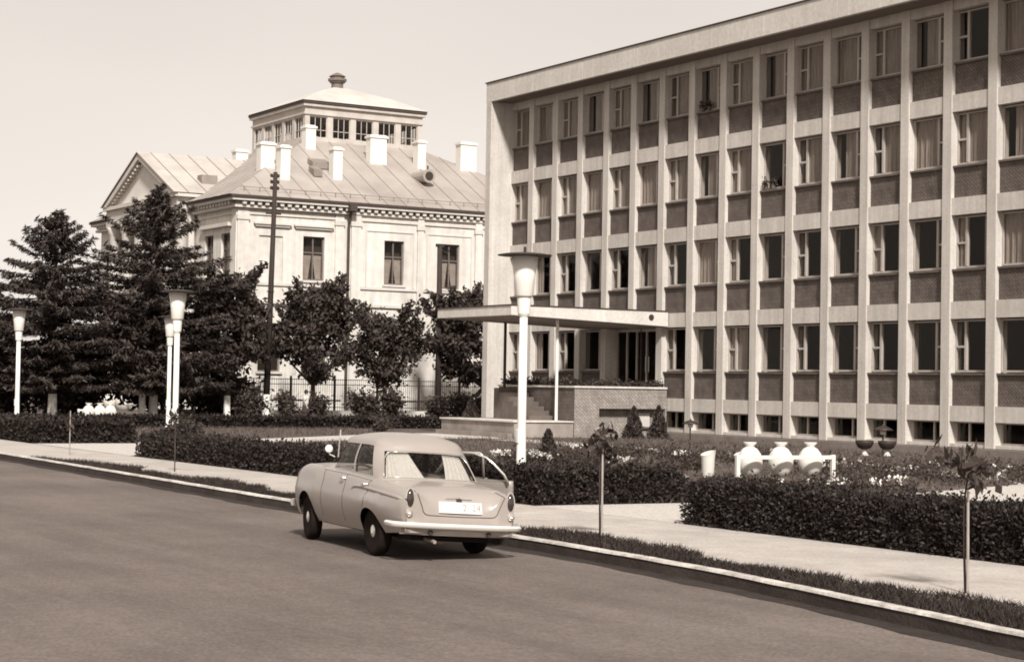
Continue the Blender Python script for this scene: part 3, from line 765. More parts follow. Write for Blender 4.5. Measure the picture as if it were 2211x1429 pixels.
make_lamp('taller of the two white lamp posts standing close together before the dark trees', (-53.85, 20.4, .15), 0)
make_lamp('shorter, farther lamp post just left of the taller one before the dark trees', (-76.6, 28.7, .15), 0)
make_lamp('white lamp post at the far left edge of the picture', (-74.2, 21.4, .15), 0)

# ------------------------------------------------------------------ utility poles
p = empty('utility_pole', (-96.9, 42.1, .15)); tag(p, 'tall dark wooden utility pole with whitewashed foot and crossarms before the mansion', 'utility pole', 'dark wooden poles')
MB().tube([(0, 0, 1.35), (.02, .12, 7), (.05, .25, 14.0)], [.19, .16, .12], 12).build('pole', M_POLE, p, smooth=True)
MB().tube([(0, 0, -.1), (0, 0, 1.40)], [.215, .20], 12).build('whitewashed_foot', M_WASH, p)
for z in (12.0, 11.6):
    MB().box(-.06, .06, -.45+.2, .45+.2, z, z+.1).build('crossarm', M_POLE, p)
for z in (13.0, 13.35, 13.7):
    for s in (-1, 1):
        MB().lathe([(.05, 0), (.09, .05), (.09, .16), (.05, .2)], (0, .24+s*.2, z), 8).tube([(0, .24, z-.02), (0, .24+s*.2, z+.02)], .02, 5).build('insulator', M_IRON, p)
MB().lathe([(.22, 0), (.22, .05)], (.0, .12, 7.2), 10).build('band', M_IRON, p)
p = empty('utility_pole', (-99.0, 54.3, .15)); tag(p, 'slim dark pole with small bracket at its top, rising behind the canopy edge', 'utility pole', 'dark wooden poles')
MB().tube([(0, 0, 0), (0, -.02, 5), (-.02, -.06, 10.55)], [.20, .18, .15], 12).build('pole', M_POLE, p, smooth=True)
MB().box(-.1, .1, -.3, .22, 10.5, 10.68).build('pole_cap', M_POLE, p)
MB().tube([(0, .1, 10.3), (0, .42, 10.15), (0, .55, 10.25)], .03, 6).lathe([(.07, 0), (.07, .16)], (0, .55, 10.2), 8).build('bracket', M_IRON, p)

# ------------------------------------------------------------------ railing in front of the mansion
f = empty('iron_railing', (-101.5, 50, .15)); tag(f, 'thin dark iron railing on low wall in front of the white mansion', 'fence')
MB().box(-.15, .15, -13, 16, 0, .45).build('low_wall', M_WHITE2, f)
for z in (2.28, 1.98, .62):
    MB().box(-.02, .02, -13, 16, z, z+.04).build('rail', M_IRON, f)
for i in range(11):
    MB().box(-.05, .05, -13.04+2.88*i, -12.94+2.88*i, .451, 2.5).build('post', M_IRON, f)
b = MB()
for i in range(200):
    y = -12.9+.144*i; b.box(-.008, .008, y-.008, y+.008, .451, 2.36)
tag(b.build('pickets', M_IRON, f, fix=False), kind='stuff')

# ------------------------------------------------------------------ trees
def deciduous(name, label, loc, crown_z0, crown_z1, rad, seed, m=M_LEAF, n=9000, leaf=.15, wash=True, lean=(0, 0), spikes=14, group='trees before the mansion', thick=.17, fork=2.0, coff=(0, 0)):
    r = np.random.default_rng(seed); t = empty(name, loc); tag(t, label, 'tree', group)
    k = MB(); fz_ = fork
    top = np.array([lean[0]*1.6, lean[1]*1.6, fz_])
    k.tube([(0, 0, 1.25), (lean[0]*.8, lean[1]*.8, fz_*.75), tuple(top)], [thick*.95, thick*.85, thick*.75], 10)
    tips = []
    for i in range(7):
        a = 2*PI*i/7 + r.random(); el = .5+.6*r.random(); ln = (crown_z1-fz_)*(.55+.3*r.random())
        d = np.array([math.cos(a)*math.cos(el), math.sin(a)*math.cos(el), math.sin(el)])
        m1 = top + d*ln*.45 + np.array([0, 0, .1]); m2 = top + d*ln + np.array([0, 0, .35]); m2[2] = min(m2[2], crown_z1-.4)
        hr = math.hypot(m2[0]-top[0], m2[1]-top[1]); 
        if hr > rad*.8: m2[:2] = top[:2] + (m2[:2]-top[:2])*rad*.8/hr
        k.tube([tuple(top*.97), tuple(m1), tuple(m2)], [thick*.5, thick*.33, thick*.12], 6); tips.append(m2)
    k.build('trunk', M_BARK, t, smooth=True)
    if wash: MB().tube([(0, 0, -.1), (0, 0, .6), (lean[0]*.5, lean[1]*.5, 1.32)], [thick*1.2, thick*1.06, thick*.99], 12).build('whitewashed_foot', M_WASH, t)
    else: MB().tube([(0, 0, -.1), (0, 0, 1.26)], [thick*1.2, thick*.97], 10).build('trunk_foot', M_BARK, t)
    c = np.array([top[0]+coff[0], top[1]+coff[1], 0]); H = crown_z1-crown_z0
    nc = 90; cc = []
    while len(cc) < nc:
        q = r.uniform(-1, 1, 3)
        if np.linalg.norm(q) < 1 and (np.linalg.norm(q) > .35 or r.random() < .3):
            wz = (q[2]+1)/2; taper = 1.0-.42*max(0, wz-.45)/.55 - .25*max(0, .2-wz)/.2
            cc.append(c + np.array([q[0]*rad*taper*.9, q[1]*rad*taper*.9, crown_z0+.3 + wz*(H-.7)]))
    P = []; A = []
    per = n//(nc+spikes*2)
    for q in cc:
        pr = .30+.35*r.random(); g = r.normal(size=(per, 3))*np.array([1, 1, .75])*pr*.62
        P.append(q+g); A.append(g*.8+np.array([0, 0, -.25])*pr)
    for i in range(spikes):                                  # long leafy shoots breaking the outline
        a = r.random()*2*PI; rr = rad*(.25+.75*r.random()); z = crown_z0 + H*(.45+.4*r.random())
        st = c + np.array([math.cos(a)*rr*.7, math.sin(a)*rr*.7, z]); d = np.array([math.cos(a)*.55, math.sin(a)*.55, .75]); ln = 1.0+1.1*r.random()
        s = r.random(per*2)[:, None]; g = r.normal(size=(per*2, 3))*.13
        P.append(st + d*ln*s + g); A.append(g*2+d*.3)
    P = np.concatenate(P); A = np.concatenate(A)
    tag(link('crown', leaf_mesh('crown', P, leaf, r, m, along=A, aspect=.48, jit=.9, flat=.25), t), kind='stuff')
    return t
deciduous('linden_tree', 'broad dark tree with whitewashed trunk merging with the spruces', (-95.6, 39.2, .15), 1.7, 8.15, 2.9, 21, M_LEAF2, 14000, .17, fork=2.2)
deciduous('linden_tree', 'bushy dark tree right of the tall utility pole, before the mansion', (-97.4, 45.2, .15), 1.8, 8.1, 2.65, 22, M_LEAF, 12000, .16, spikes=22, wash=False)
deciduous('linden_tree', 'smaller round tree with upright shoots between the pole and canopy', (-98.5, 50.4, .15), 1.75, 6.4, 2.5, 23, M_LEAF, 9500, .15, spikes=26)
deciduous('linden_tree', 'leaning tree with whitewashed foot beside the office end wall', (-99.6, 56.85, .15), 1.9, 8.5, 2.9, 24, M_LEAF, 12500, .17, lean=(.15, .55), spikes=26, coff=(.3, -1.5))
deciduous('linden_tree', 'dark tree behind the lamp at the far left edge', (-98, 24.6, .15), 1.5, 7.3, 3.2, 25, M_LEAF2, 10000, .18, wash=False, fork=2.2)
deciduous('linden_tree', 'low dark tree with whitewashed trunk standing between the two spruces', (-95.4, 34.25, .15), 1.6, 6.0, 2.8, 26, M_LEAF2, 11000, .16)

def spruce(label, loc, H, rad, seed, wash):
    r = np.random.default_rng(seed); t = empty('spruce_tree', loc); tag(t, label, 'tree', 'trees before the mansion')
    MB().tube([(0, 0, 1.25), (0, 0, H*.6), (0, 0, H-.3)], [.22, .13, .02], 10).build('trunk', M_BARK, t, smooth=True)
    MB().tube([(0, 0, -.1), (0, 0, 1.3)], [.27, .225], 12).build('whitewashed_foot' if wash else 'trunk_foot', M_WASH if wash else M_BARK, t)
    P = []; A = []; br = MB()
    z = 2.0
    while z < H-.15:
        u = (H-z)/H; L0 = min(rad*(1-.12*max(0, u-.6)/.4), .86*(H-z)+.10)
        nb = max(5, int(11*min(1, .45+u)))
        off = r.random()*6
        for i in range(nb):
            a = off + 2*PI*i/nb + r.normal()*.16; L = L0*(.72+.45*r.random()); zz = z + r.normal()*.12
            dr = np.array([math.cos(a), math.sin(a), 0]); sd = np.array([-math.sin(a), math.cos(a), 0])
            rise = .25 if u < .25 else -.05-.28*u
            n = int(30+52*L)
            s = r.random(n)**.75; side = r.normal(size=n)*(.06+.30*L*(s*(1.1-s)))*.6
            pos = dr*(s*L)[:, None] + sd*side[:, None]
            zc = zz + rise*L*s + .22*L*s*s - .10*np.abs(side) + r.normal(size=n)*.05
            pos[:, 2] = zc - .14*r.random(n)
            P.append(pos); A.append(dr*.9 + sd*(np.sign(side)*.7)[:, None] + np.array([0, 0, -.35]))
            br.tube([(0, 0, zz), tuple(dr*L*.5+np.array([0, 0, zz+rise*L*.5+.055*L])), tuple(dr*L*.95+np.array([0, 0, zz+rise*L*.95+.2*L]))], [.035, .022, .008], 4, cap=False)
        z += .36+.12*u
    s = r.random(60); P.append(np.stack([r.normal(size=60)*.05, r.normal(size=60)*.05, H-.9+s*.95], 1)); A.append(np.tile([0, 0, 1.0], (60, 1)))
    P = np.concatenate(P); A = np.concatenate(A)
    tag(br.build('boughs', M_BARK, t, fix=False), kind='stuff')
    tag(link('crown', leaf_mesh('crown', P, .20, r, M_SPRUCE, along=A, aspect=.20, jit=.5, flat=.55), t), kind='stuff')
spruce('left hand dark spruce with pointed top against the sky', (-96, 29.55, .15), 10.95, 4.0, 31, True)
spruce('taller dark spruce in front of the mansion portico', (-96, 35.1, .15), 12.6, 4.6, 32, True)
spruce('small dark spruce half hidden behind the left lamp post', (-99, 26.4, .15), 7.6, 3.4, 33, False)

# ------------------------------------------------------------------ hedges, shrubs, beds
def hedge(name, label, segs, h, m, seed, leaf=.045, dens=900, parent=None, group='clipped hedges'):
    """segs: (x0,x1,y0,y1) boxes butted together"""
    r = np.random.default_rng(seed)
    cx, cy = segs[0][0], segs[0][2]
    t = empty(name, (cx, cy, .15)); tag(t, label, 'hedge', group)
    P = []; N = []; core = MB()
    for (x0, x1, y0, y1) in segs:
        x0 -= cx; x1 -= cx; y0 -= cy; y1 -= cy
        core.box(x0+.1, x1-.1, y0+.1, y1-.1, .01, h-.12)
        for (area, fn) in (((x1-x0)*h, lambda u, v: np.stack([x0+(x1-x0)*u, np.full_like(u, y0), h*v], 1)), ((x1-x0)*h, lambda u, v: np.stack([x0+(x1-x0)*u, np.full_like(u, y1), h*v], 1)),
                           ((y1-y0)*h, lambda u, v: np.stack([np.full_like(u, x1), y0+(y1-y0)*u, h*v], 1)), ((y1-y0)*h, lambda u, v: np.stack([np.full_like(u, x0), y0+(y1-y0)*u, h*v], 1)),
                           ((x1-x0)*(y1-y0)*1.3, lambda u, v: np.stack([x0+(x1-x0)*u, y0+(y1-y0)*v, np.full_like(u, h)], 1))):
            n = int(area*dens)
            q = fn(r.random(n), r.random(n)); ctr = np.array([(x0+x1)/2, (y0+y1)/2, h*.5])
            k = np.sin(q[:, 0]*2.9+seed)*np.sin(q[:, 1]*3.3+q[:, 2]*4)*.06 + np.sin(q[:, 0]*9.1+q[:, 2]*8)*.035 + np.sin(q[:, 0]*1.1+seed*2)*.03
            out = unit((q-ctr)/np.array([(x1-x0)/2, (y1-y0)/2, h*.5]))
            d = r.normal(size=n)*.05 - np.abs(r.normal(size=n))*.03 + k
            q = q + out*d[:, None]
            edge = np.clip((q[:, 2]-h*.82)/(h*.2), 0, 1)           # round the top edges a little
            q[:, 1] += (ctr[1]-q[:, 1])*edge*.10
            P.append(q); N.append(out+np.array([0, 0, .35]))
            ns = int((x1-x0)*18) if fn.__code__ else 0
        ns = int((x1-x0)*(y1-y0)*80); sp = np.stack([r.uniform(x0, x1, ns), r.uniform(y0, y1, ns), np.full(ns, h)], 1)
        hh = r.random(ns)**2*.22
        for j in range(3): P.append(sp+np.stack([r.normal(size=ns)*.012, r.normal(size=ns)*.012, hh*(j+1)/3], 1)); N.append(np.tile([0, 0, 1.0], (ns, 1)))
    P = np.concatenate(P); N = np.concatenate(N); P[:, 2] = np.maximum(P[:, 2], .02)
    core.build('woody_core', M_CORE, t)
    tag(link('foliage', leaf_mesh('foliage', P, leaf, r, m, along=N, aspect=.55, jit=.8), t), kind='stuff')
    return t
hedge('clipped_hedge', 'dark clipped hedge along the pavement at the right', [(-24.25, -10.0, 17.88, 18.95)], .64, M_HEDGE, 41, .031, 2600)
hedge('clipped_hedge', 'dark hedge behind the car, turning the corner along the garden path', [(-50.2, -28.8, 17.9, 18.9), (-30.3, -28.75, 18.95, 21.2)], .58, M_HEDGE, 42, .042, 950)
hedge('clipped_hedge', 'dark hedge at the far left beyond the pale path', [(-92, -60.15, 18.0, 19.1), (-61.8, -60.2, 19.15, 21.4)], .66, M_HEDGE, 43, .065, 420)
hedge('clipped_hedge', 'distant dark hedge across the lawn under the tree row', [(-80.3, -79.1, 22.5, 46.0)], .42, M_HEDGE, 44, .07, 420)

def bush(name, label, loc, rad, h, seed, m=M_SHRUB, n=2200, leaf=.10, cat='shrub', group=None, bloom=0, stems=True):
    r = np.random.default_rng(seed); t = empty(name, loc); tag(t, label, cat, group)
    k = MB()
    for i in range(5):
        a = r.random()*6.28; k.tube([(0, 0, -.03), (math.cos(a)*rad*.25, math.sin(a)*rad*.25, h*.4), (math.cos(a)*rad*.5, math.sin(a)*rad*.5, h*.8)], [.025, .018, .008], 5)
    k.build('stems', M_BARK, t)
    q = unit(r.normal(size=(14, 3)))*(.15+.75*r.random((14, 1))); P = []
    for c in q:
        c = np.array([c[0]*rad*.8, c[1]*rad*.8, h*(.46+.42*c[2])]); P.append(c + r.normal(size=(n//14, 3))*np.array([rad, rad, h*.5])*.24)
    P = np.concatenate(P); P[:, 2] = np.abs(P[:, 2]-.02)+.02
    tag(link('foliage', leaf_mesh('foliage', P, leaf, r, m, aspect=.5, flat=.2), t), kind='stuff')
    if bloom:
        B = P[r.choice(len(P), bloom, False)]; B = B[np.argsort(B[:, 2])[-bloom:]]
        B = (B[:, None, :] + r.normal(size=(bloom, 5, 3))*.035).reshape(-1, 3)
        tag(link('blossoms', leaf_mesh('blossoms', B, .045, r, M_BLOOM, aspect=.8), t), kind='stuff')
    return t
GR = 'shrubs along the railing'
spots = [(-91.5, 38.9, 1.0, 2.0, 'round shrub at the foot of the white railing gap, left of the pole'), (-92, 41.2, .8, 1.7, 'thin shrub just right of the tall pole foot'),
         (-92, 42.9, .9, 1.6, 'dark rose bush left of the standing person'), (-92.5, 46.1, 1.0, 1.9, 'dark rose bush just right of the standing person'), (-92.5, 47.9, 1.0, 2.1, 'taller rose bush left of the middle whitewashed trunk'),
         (-93, 50.9, .8, 1.6, 'small rose bush right of the middle whitewashed trunk'), (-93, 52.4, 1.0, 1.8, 'wide rose bush before the bright mansion wall'), (-93.5, 54.3, .9, 1.8, 'rose bush left of the slim dark pole')]
for i, (x, y, rr, h, lb) in enumerate(spots): bush('rose_bush', lb, (x, y, .15), rr, h, 50+i, group=GR, n=1500, leaf=.11)
bush('lilac_bush', 'broad dark bush under the spruces behind the left globe planters', (-99.5, 31.6, .15), 3.0, 4.6, 61, M_LEAF2, 9000, .19)
bush('lilac_bush', 'dark bush at the foot of the left spruce, behind the whitewashed trunk', (-99.5, 27.0, .15), 2.9, 4.0, 62, M_LEAF2, 8500, .19)
bush('lilac_bush', 'dark bush behind the pair of lamp posts', (-99.5, 36.2, .15), 3.0, 4.4, 63, M_LEAF2, 8500, .19)
bush('lilac_bush', 'dark bush below the broad tree, left of the tall pole', (-99.0, 40.2, .15), 2.2, 3.0, 64, M_LEAF2, 6000, .17)
bush('garden_bush', 'rounded bush rising over the left end of the hedge', (-52.6, 20.1, .15), .9, 1.15, 67, M_HEDGE, 2600, .06)
bush('garden_bush', 'low leafy bush in the lawn behind the left hedge', (-66, 25.2, .15), .8, .8, 65, M_SHRUB, 1500, .07)
bush('garden_bush', 'small round bush on the lawn before the entrance wall', (-70.5, 36.0, .15), .6, .75, 66, M_SHRUB, 900, .06)

def conifer(label, loc, rad, h, seed):
    r = np.random.default_rng(seed); t = empty('thuja', loc); tag(t, label, 'conifer', 'small clipped conifers')
    MB().tube([(0, 0, -.03), (0, 0, h*.85)], [.04, .01], 6).build('trunk', M_BARK, t)
    n = 2600; z = r.random(n)**1.15; a = r.random(n)*6.28; rr = rad*(1-z)**.7*(.55+.5*r.random(n))*(.88+.18*np.sin(a*3+z*11))
    P = np.stack([np.cos(a)*rr, np.sin(a)*rr, .04+z*(h-.05)], 1)
    A = np.stack([np.cos(a)*.4, np.sin(a)*.4, np.full(n, .8)], 1)
    tag(link('foliage', leaf_mesh('foliage', P, .07, r, M_SPRUCE, along=A, aspect=.4, jit=.5), t), kind='stuff')
conifer('dark cone shaped conifer against the tiled platform wall, left of the pale board', (-64.75, 45.0, .15), .50, 1.35, 71)
conifer('dark cone shaped conifer at the corner of platform and facade, right of the pale board', (-64.55, 46.35-.2, .15), .50, 1.40, 72)
conifer('tiny dark conifer on the terrace below the canopy', (-70.9, 40.6, .865), .40, .85, 73)
conifer('thin upright conifer on the lawn between lamp post and staked sapling', (-44.2, 27.8, .15), .34, .95, 74)
# planting along the top of the entrance platform
r = np.random.default_rng(75)
n = 1500
P = np.concatenate([np.stack([-65.36+r.normal(size=n)*.10, r.uniform(42.3, 46.9, n), 2.36+np.abs(r.normal(size=n))*.11], 1),
                    np.stack([r.uniform(-71.2, -65.4, n), 42.42+r.normal(size=n)*.10, 2.36+np.abs(r.normal(size=n))*.13], 1)])
o = link('trailing_plants', leaf_mesh('trailing_plants', P, .065, r, M_SHRUB, aspect=.5)); tag(o, 'low dark plants growing along the top of the entrance platform', 'plants', kind='stuff')
for (x, y, z, lb) in ((X00+PITCH*6+CW+.35, Y0+.17, ZS[3]+.103, 'potted plants on a top floor window sill'), (X00+PITCH*8+CW+.30, Y0+.17, ZS[2]+.103, 'dark potted plants on a second floor window sill')):
    t = empty('window_plant', (x, y, z)); tag(t, lb, 'potted plant')
    for j in (0, .45):
        MB().lathe([(.07, 0), (.10, .14), (.085, .145)], (j, 0, 0), 12).build('pot', mat('clay_pot', .10, .9, .2, 5), t)
        pp = np.array([j, 0, .25]) + r.normal(size=(90, 3))*np.array([.10, .05, .10]); pp[:, 2] = np.abs(pp[:, 2]-.14)+.14
        tag(link('foliage', leaf_mesh('foliage', pp, .055, r, M_SHRUB), t), kind='stuff')

# flower beds
def bed(name, label, x0, x1, y0, y1, seed, h=.32, n=4200, bloom=160, leaf=.05, clus=30):
    r = np.random.default_rng(seed)
    c = np.stack([r.uniform(x0, x1, clus), r.uniform(y0, y1, clus)], 1)
    k = r.integers(0, clus, n); P = np.concatenate([c[k] + r.normal(size=(n, 2))*.2, (np.abs(r.normal(size=n))*h*.5)[:, None]+.17], 1)
    o = link(name, leaf_mesh(name, P, leaf, r, M_SHRUB, aspect=.45)); tag(o, label, 'flower bed', 'flower beds in the lawn', 'stuff')
    kb = r.choice(clus, max(3, clus//7), False); B = []
    for j in kb:
        q = np.concatenate([c[j] + r.normal(size=(bloom//len(kb), 2))*.16, .17+h*.6+r.random((bloom//len(kb), 1))*.15], 1); B.append(q)
    B = np.concatenate(B); B = (B[:, None, :] + r.normal(size=(len(B), 4, 3))*.025).reshape(-1, 3)
    tag(link('blossoms', leaf_mesh('blossoms', B, .032, r, M_BLOOM, aspect=.8, flat=.4), o), kind='stuff')
bed('flower_bed', 'white flowers in the lawn left and right of the staked sapling', -46.0, -39.5, 26.5, 30.0, 81, bloom=130, clus=34)
bed('flower_bed', 'leafy flower bed before the conifers and pale board', -50, -43, 31, 36.5, 82, bloom=45, n=5200, clus=46)
bed('flower_bed', 'mixed flower bed between globe planters and facade at the right', -40, -31.2, 30.5, 39.5, 83, bloom=40, n=6000, clus=60)
bed('flower_bed', 'sparse bed behind the right hand hedge near the globe planters', -32, -29.3, 20.2, 28.0, 84, bloom=50, n=3600, clus=30)
bed('flower_bed', 'plants behind the right hedge beside the pale path', -24.0, -18.0, 19.3, 24.0, 85, bloom=30, n=3000, clus=36)

# grass: verge along the kerb, and rougher lawn
n = 60000; X = -50.3 + (r.random(n)**.62)*43.5
keep = []; W_ = np.array([verge_w(x) for x in X]); KYx = np.interp(X, KX, KY)
Yv = KYx + .17 + (W_-.10)*(r.random(n)*1.04)
dens = .5+.3*np.sin(X*1.7+1)*np.sin(Yv*4+X)+.2*np.sin(X*5.1+Yv*7)
k = r.random(n) < (.30+.75*dens)
P = np.stack([X[k], Yv[k], np.full(k.sum(), .147)], 1)
tag(link('verge_grass', blades('verge_grass', P, .075, .008, r, M_GRASS, .7)), 'strip of dark grass growing between the kerb and the pavement', 'grass', kind='stuff')
n = 110000
X = r.uniform(-80, -18, n); Y = 18.9 + r.random(n)**1.2*27.2
def inside_path(X, Y):
    m = np.zeros(len(X), bool)
    for A, B in ((L, Rr), (L2, R2)):
        ya = np.array([p[1] for p in A]); yb = np.array([p[1] for p in B])
        xa = np.interp(Y, ya, [p[0] for p in A]); xb = np.interp(Y, yb, [p[0] for p in B]); m |= (X > xa) & (X < xb) & (Y < 39.2)
    return m
k = ~inside_path(X, Y) & ~((X < -64.9) & (Y > 38.2)) & (r.random(n) < .45+.55*np.sin(X*.7+Y*.4)**2)
P = np.stack([X[k], Y[k], np.full(k.sum(), .147)], 1)
tag(link('lawn_grass', blades('lawn_grass', P, .14, .012, r, M_LAWN, .6)), 'rough lawn grass between the hedges and the buildings', 'grass', kind='stuff')

# ------------------------------------------------------------------ staked saplings in the verge
def sapling(label, loc, h, stake_h, seed, nl=34, spread=.3, droop=True, stake=True, so=.07):
    r = np.random.default_rng(seed); t = empty('sapling', loc); tag(t, label, 'sapling', 'young trees in the verge')
    tr = [(.0, .0, -.03), (-.035, .01, h*.3), (-.03, .0, h*.62), (.0, .015, h*.78), (-.03, .0, h*.93)]
    MB().tube(tr, [.015, .014, .012, .010, .006], 7).build('trunk', M_BARK, t, smooth=True)
    if stake:
        sk = MB().tube([(so, -.015, -.03), (so*.75, -.012, stake_h)], [.017, .015], 7).build('stake', M_STAKE, t)
        MB().tube([(so, -.02, stake_h*.9), (-.01, .0, stake_h*.9)], .012, 5).build('tie', M_BARK, t)
    tw = MB(); P = []; A = []
    for i in range(7):
        a = 2*PI*i/7 + r.random()*.7; st = Vector((.0, .0, h*(.68+.22*r.random()))); d = Vector((math.cos(a), math.sin(a), 0))*spread*(.6+.6*r.random())
        md = st + d*.6 + Vector((0, 0, .12)); en = st + d + Vector((0, 0, -.06 if droop else .18))
        tw.tube([st, md, en], [.007, .005, .003], 4, cap=False)
        for j in range(nl//7+1):
            u = .35+.7*r.random(); q = st.lerp(md, u*1.3) if u < .77 else md.lerp(en, (u-.6)*2.2)
            P.append(np.array(q)+r.normal(size=3)*.05); A.append(np.array(d)*.8+np.array([0, 0, -.5]))
    tw.build('twigs', M_BARK, t)
    tag(link('leaves', leaf_mesh('leaves', np.array(P), .085, r, M_SHRUB, along=np.array(A), aspect=.45, jit=.6), t), kind='stuff')
    return t
sapling('staked sapling with drooping round crown in the verge right of the car', (-22.68, 15.19, .15), 1.62, 1.36, 91, 90, .26)
sapling('staked sapling with sparse leaves near the right edge of the picture', (-14.89, 14.80, .15), 1.62, 1.12, 92, 70, .36, droop=False, so=.05)
sapling('thin sapling before the hedge below the tall lamp post', (-41.8, 15.85, .15), 1.5, .0, 93, 40, .26, stake=False)
t = sapling('bare stake with thin stem at the left, before the pale path', (-51.3, 16.32, .15), 1.1, 1.25, 94, 8, .1, so=.03)

# ------------------------------------------------------------------ globe planters on white racks
def rack(loc, rz, label, ln=2.4):
    t = empty('white_rack', loc, rz); tag(t, label, 'rack', 'white planter racks')
    for x in (0, ln): MB().box(x-.045, x+.045, -.045, .045, -.02, .79).build('post', M_URN, t, bevel=.008)
    MB().box(.046, ln-.046, -.035, .035, .69, .775).build('rail', M_URN, t, bevel=.008)
    return t
def globe(loc, label):
    t = empty('globe_planter', loc); tag(t, label, 'planter', 'white globe planters')
    MB().lathe([(.13, 0), (.10, .05), (.075, .12), (.085, .30)], seg=20).build('foot', M_URN, t, smooth=True)
    MB().lathe([(.08, .28), (.15, .32), (.235, .43), (.275, .57), (.275, .66), (.24, .79), (.16, .90), (.085, .945)], seg=32).build('globe', M_URN, t, smooth=True)
    rim = MB().lathe([(.08, .935), (.085, .96), (.145, 1.03), (.14, 1.045), (.07, .99), (.0, .98)], seg=24).build('rim', M_URN, t, smooth=True)
    return t
rack((-31.3, 24.45, .15), R(83), 'white rack in front of the three near globe planters')
for i, lb in enumerate(('left', 'middle', 'right')):
    d_ = (.58, 1.36, 2.12)[i]
    globe((-31.3-.45+d_*math.cos(R(83)), 24.45+.05+d_*math.sin(R(83)), .15), lb + ' one of the three near white globe planters behind the rack')
rack((-80.6, 26.0, .15), R(83), 'small distant white rack at the left, by the three far globe planters', 1.5)
for i, lb in enumerate(('left', 'middle', 'right')):
    d_ = (.62, 1.12, 1.60)[i]
    globe((-80.6-.55+d_*math.cos(R(83)), 26.0+d_*math.sin(R(83)), .15), lb + ' one of the three far globe planters under the dark trees')
for (x, y, lb) in ((-36.7, 27.75, 'white litter bin with slanted top left of the globe planters'), (-36.4, 28.55, 'second white litter bin, nearer to the globe planter rack')):
    t = empty('litter_bin', (x, y, .15)); tag(t, lb, 'litter bin', 'white litter bins')
    b = MB(); sg = 18
    prof = [(.13, 0, 0), (.155, .05, 0), (.165, .45, .0), (.19, .60, .11)]
    for (rr, z, sl) in prof:
        for k in range(sg): a = 2*PI*k/sg; b.v.append((rr*math.cos(a), rr*math.sin(a), z+sl*math.sin(a)*.6))
    for i in range(3):
        for k in range(sg): b.f.append((i*sg+k, i*sg+(k+1) % sg, (i+1)*sg+(k+1) % sg, (i+1)*sg+k))
    b.f.append(tuple(range(sg))[::-1])
    o = b.build('body', M_URN, t, smooth=True)
    MB().lathe([(.10, .40), (.0, .405)], seg=14).build('liner', M_IRON, t)
    MB().lathe([(.14, -.01), (.14, .02)], seg=16).build('base', M_URN, t)
def mushroom(loc, label, h=.62):
    t = empty('garden_lamp', loc); tag(t, label, 'garden lamp', 'mushroom garden lamps')
    MB().lathe([(.06, 0), (.035, .05), (.03, h-.06)], seg=12).build('stem', M_IRON, t)
    MB().lathe([(.33, h-.1), (.34, h-.08), (.26, h-.02), (.12, h+.04), (.04, h+.06), (.03, h+.12), (.0, h+.13)], seg=22).build('cap', M_LAMPC, t, smooth=True)
    MB().lathe([(.09, h-.24), (.11, h-.12), (.09, h-.101)], seg=14).build('lens', M_LAMPS, t)
mushroom((-60.6, 44.9, .15), 'mushroom shaped garden lamp at the foot of the first free column', .82)
mushroom((-47.6, 43.4, .15), 'mushroom shaped garden lamp behind the pair of dark bowls', .95)
for (x, y, lb) in ((-47.4, 42.4, 'left one of two dark bowls with white foot below the garden lamp'), (-46.9, 42.95, 'right one of two dark bowls with white foot below the garden lamp')):
    t = empty('bowl_planter', (x, y, .15)); tag(t, lb, 'planter', 'dark bowl planters')
    MB().lathe([(.12, 0), (.14, .03), (.07, .12), (.08, .22)], seg=16).build('foot', M_URN, t, smooth=True)
    MB().lathe([(.08, .22), (.22, .28), (.30, .42), (.31, .52), (.27, .525), (.24, .46), (.0, .44)], seg=20).build('bowl', mat('dark_bowl', .03, .6, .2, 4), t, smooth=True)
# ------------------------------------------------------------------ the car
CAR = empty('parked_car', (-22.458, 12.18, 0), R(174.3))
tag(CAR, 'grey rounded saloon car stopped at the kerb with its right doors open', 'car')
# sprung body leans a little to the right
ROLL = Matrix.Translation((0, 0, .33)) @ Matrix.Rotation(R(3.2), 4, 'X') @ Matrix.Translation((0, 0, -.33))
def cb(o, parent=None):
    o.parent = parent or CAR
    if parent is None: o.matrix_local = ROLL
    return o
XS = np.unique(np.concatenate([np.linspace(-1.10, -.80, 16), np.linspace(-.8, 3.3, 96), np.linspace(3.3, 3.62, 14)]))
ZSH = hermite(XS, [(-1.10, .885), (-.9, .925), (-.3, .972), (.2, 1.005), (1.0, 1.045), (1.9, 1.065), (2.4, 1.085), (2.8, 1.085), (3.2, 1.03), (3.45, .92), (3.62, .70)])
WID = hermite(XS, [(-1.10, .775), (-1.0, .815), (-.6, .865), (0, .885), (.8, .892), (1.6, .892), (2.4, .885), (3.0, .855), (3.4, .78), (3.62, .60)])
ZCN = hermite(XS, [(-1.10, .55), (-1.075, .66), (-1.03, .775), (-.96, .855), (-.86, .91), (-.66, .965), (-.3, 1.01), (0, 1.03), (.5, 1.05), (2.0, 1.10), (2.5, 1.125), (3.0, 1.11), (3.3, 1.04), (3.5, .90), (3.62, .66)])
def zbot(x):
    z = float(np.interp(x, [-1.1, -.5, 0, 3.0, 3.62], [.36, .31, .27, .27, .40]))
    for xa, rr, sq, zc in ((0, .39, .78, .30), (2.70, .41, .92, .30)):
        if abs(x-xa) < rr: z = max(z, zc + sq*math.sqrt(rr*rr-(x-xa)**2))
    return z
rows = []
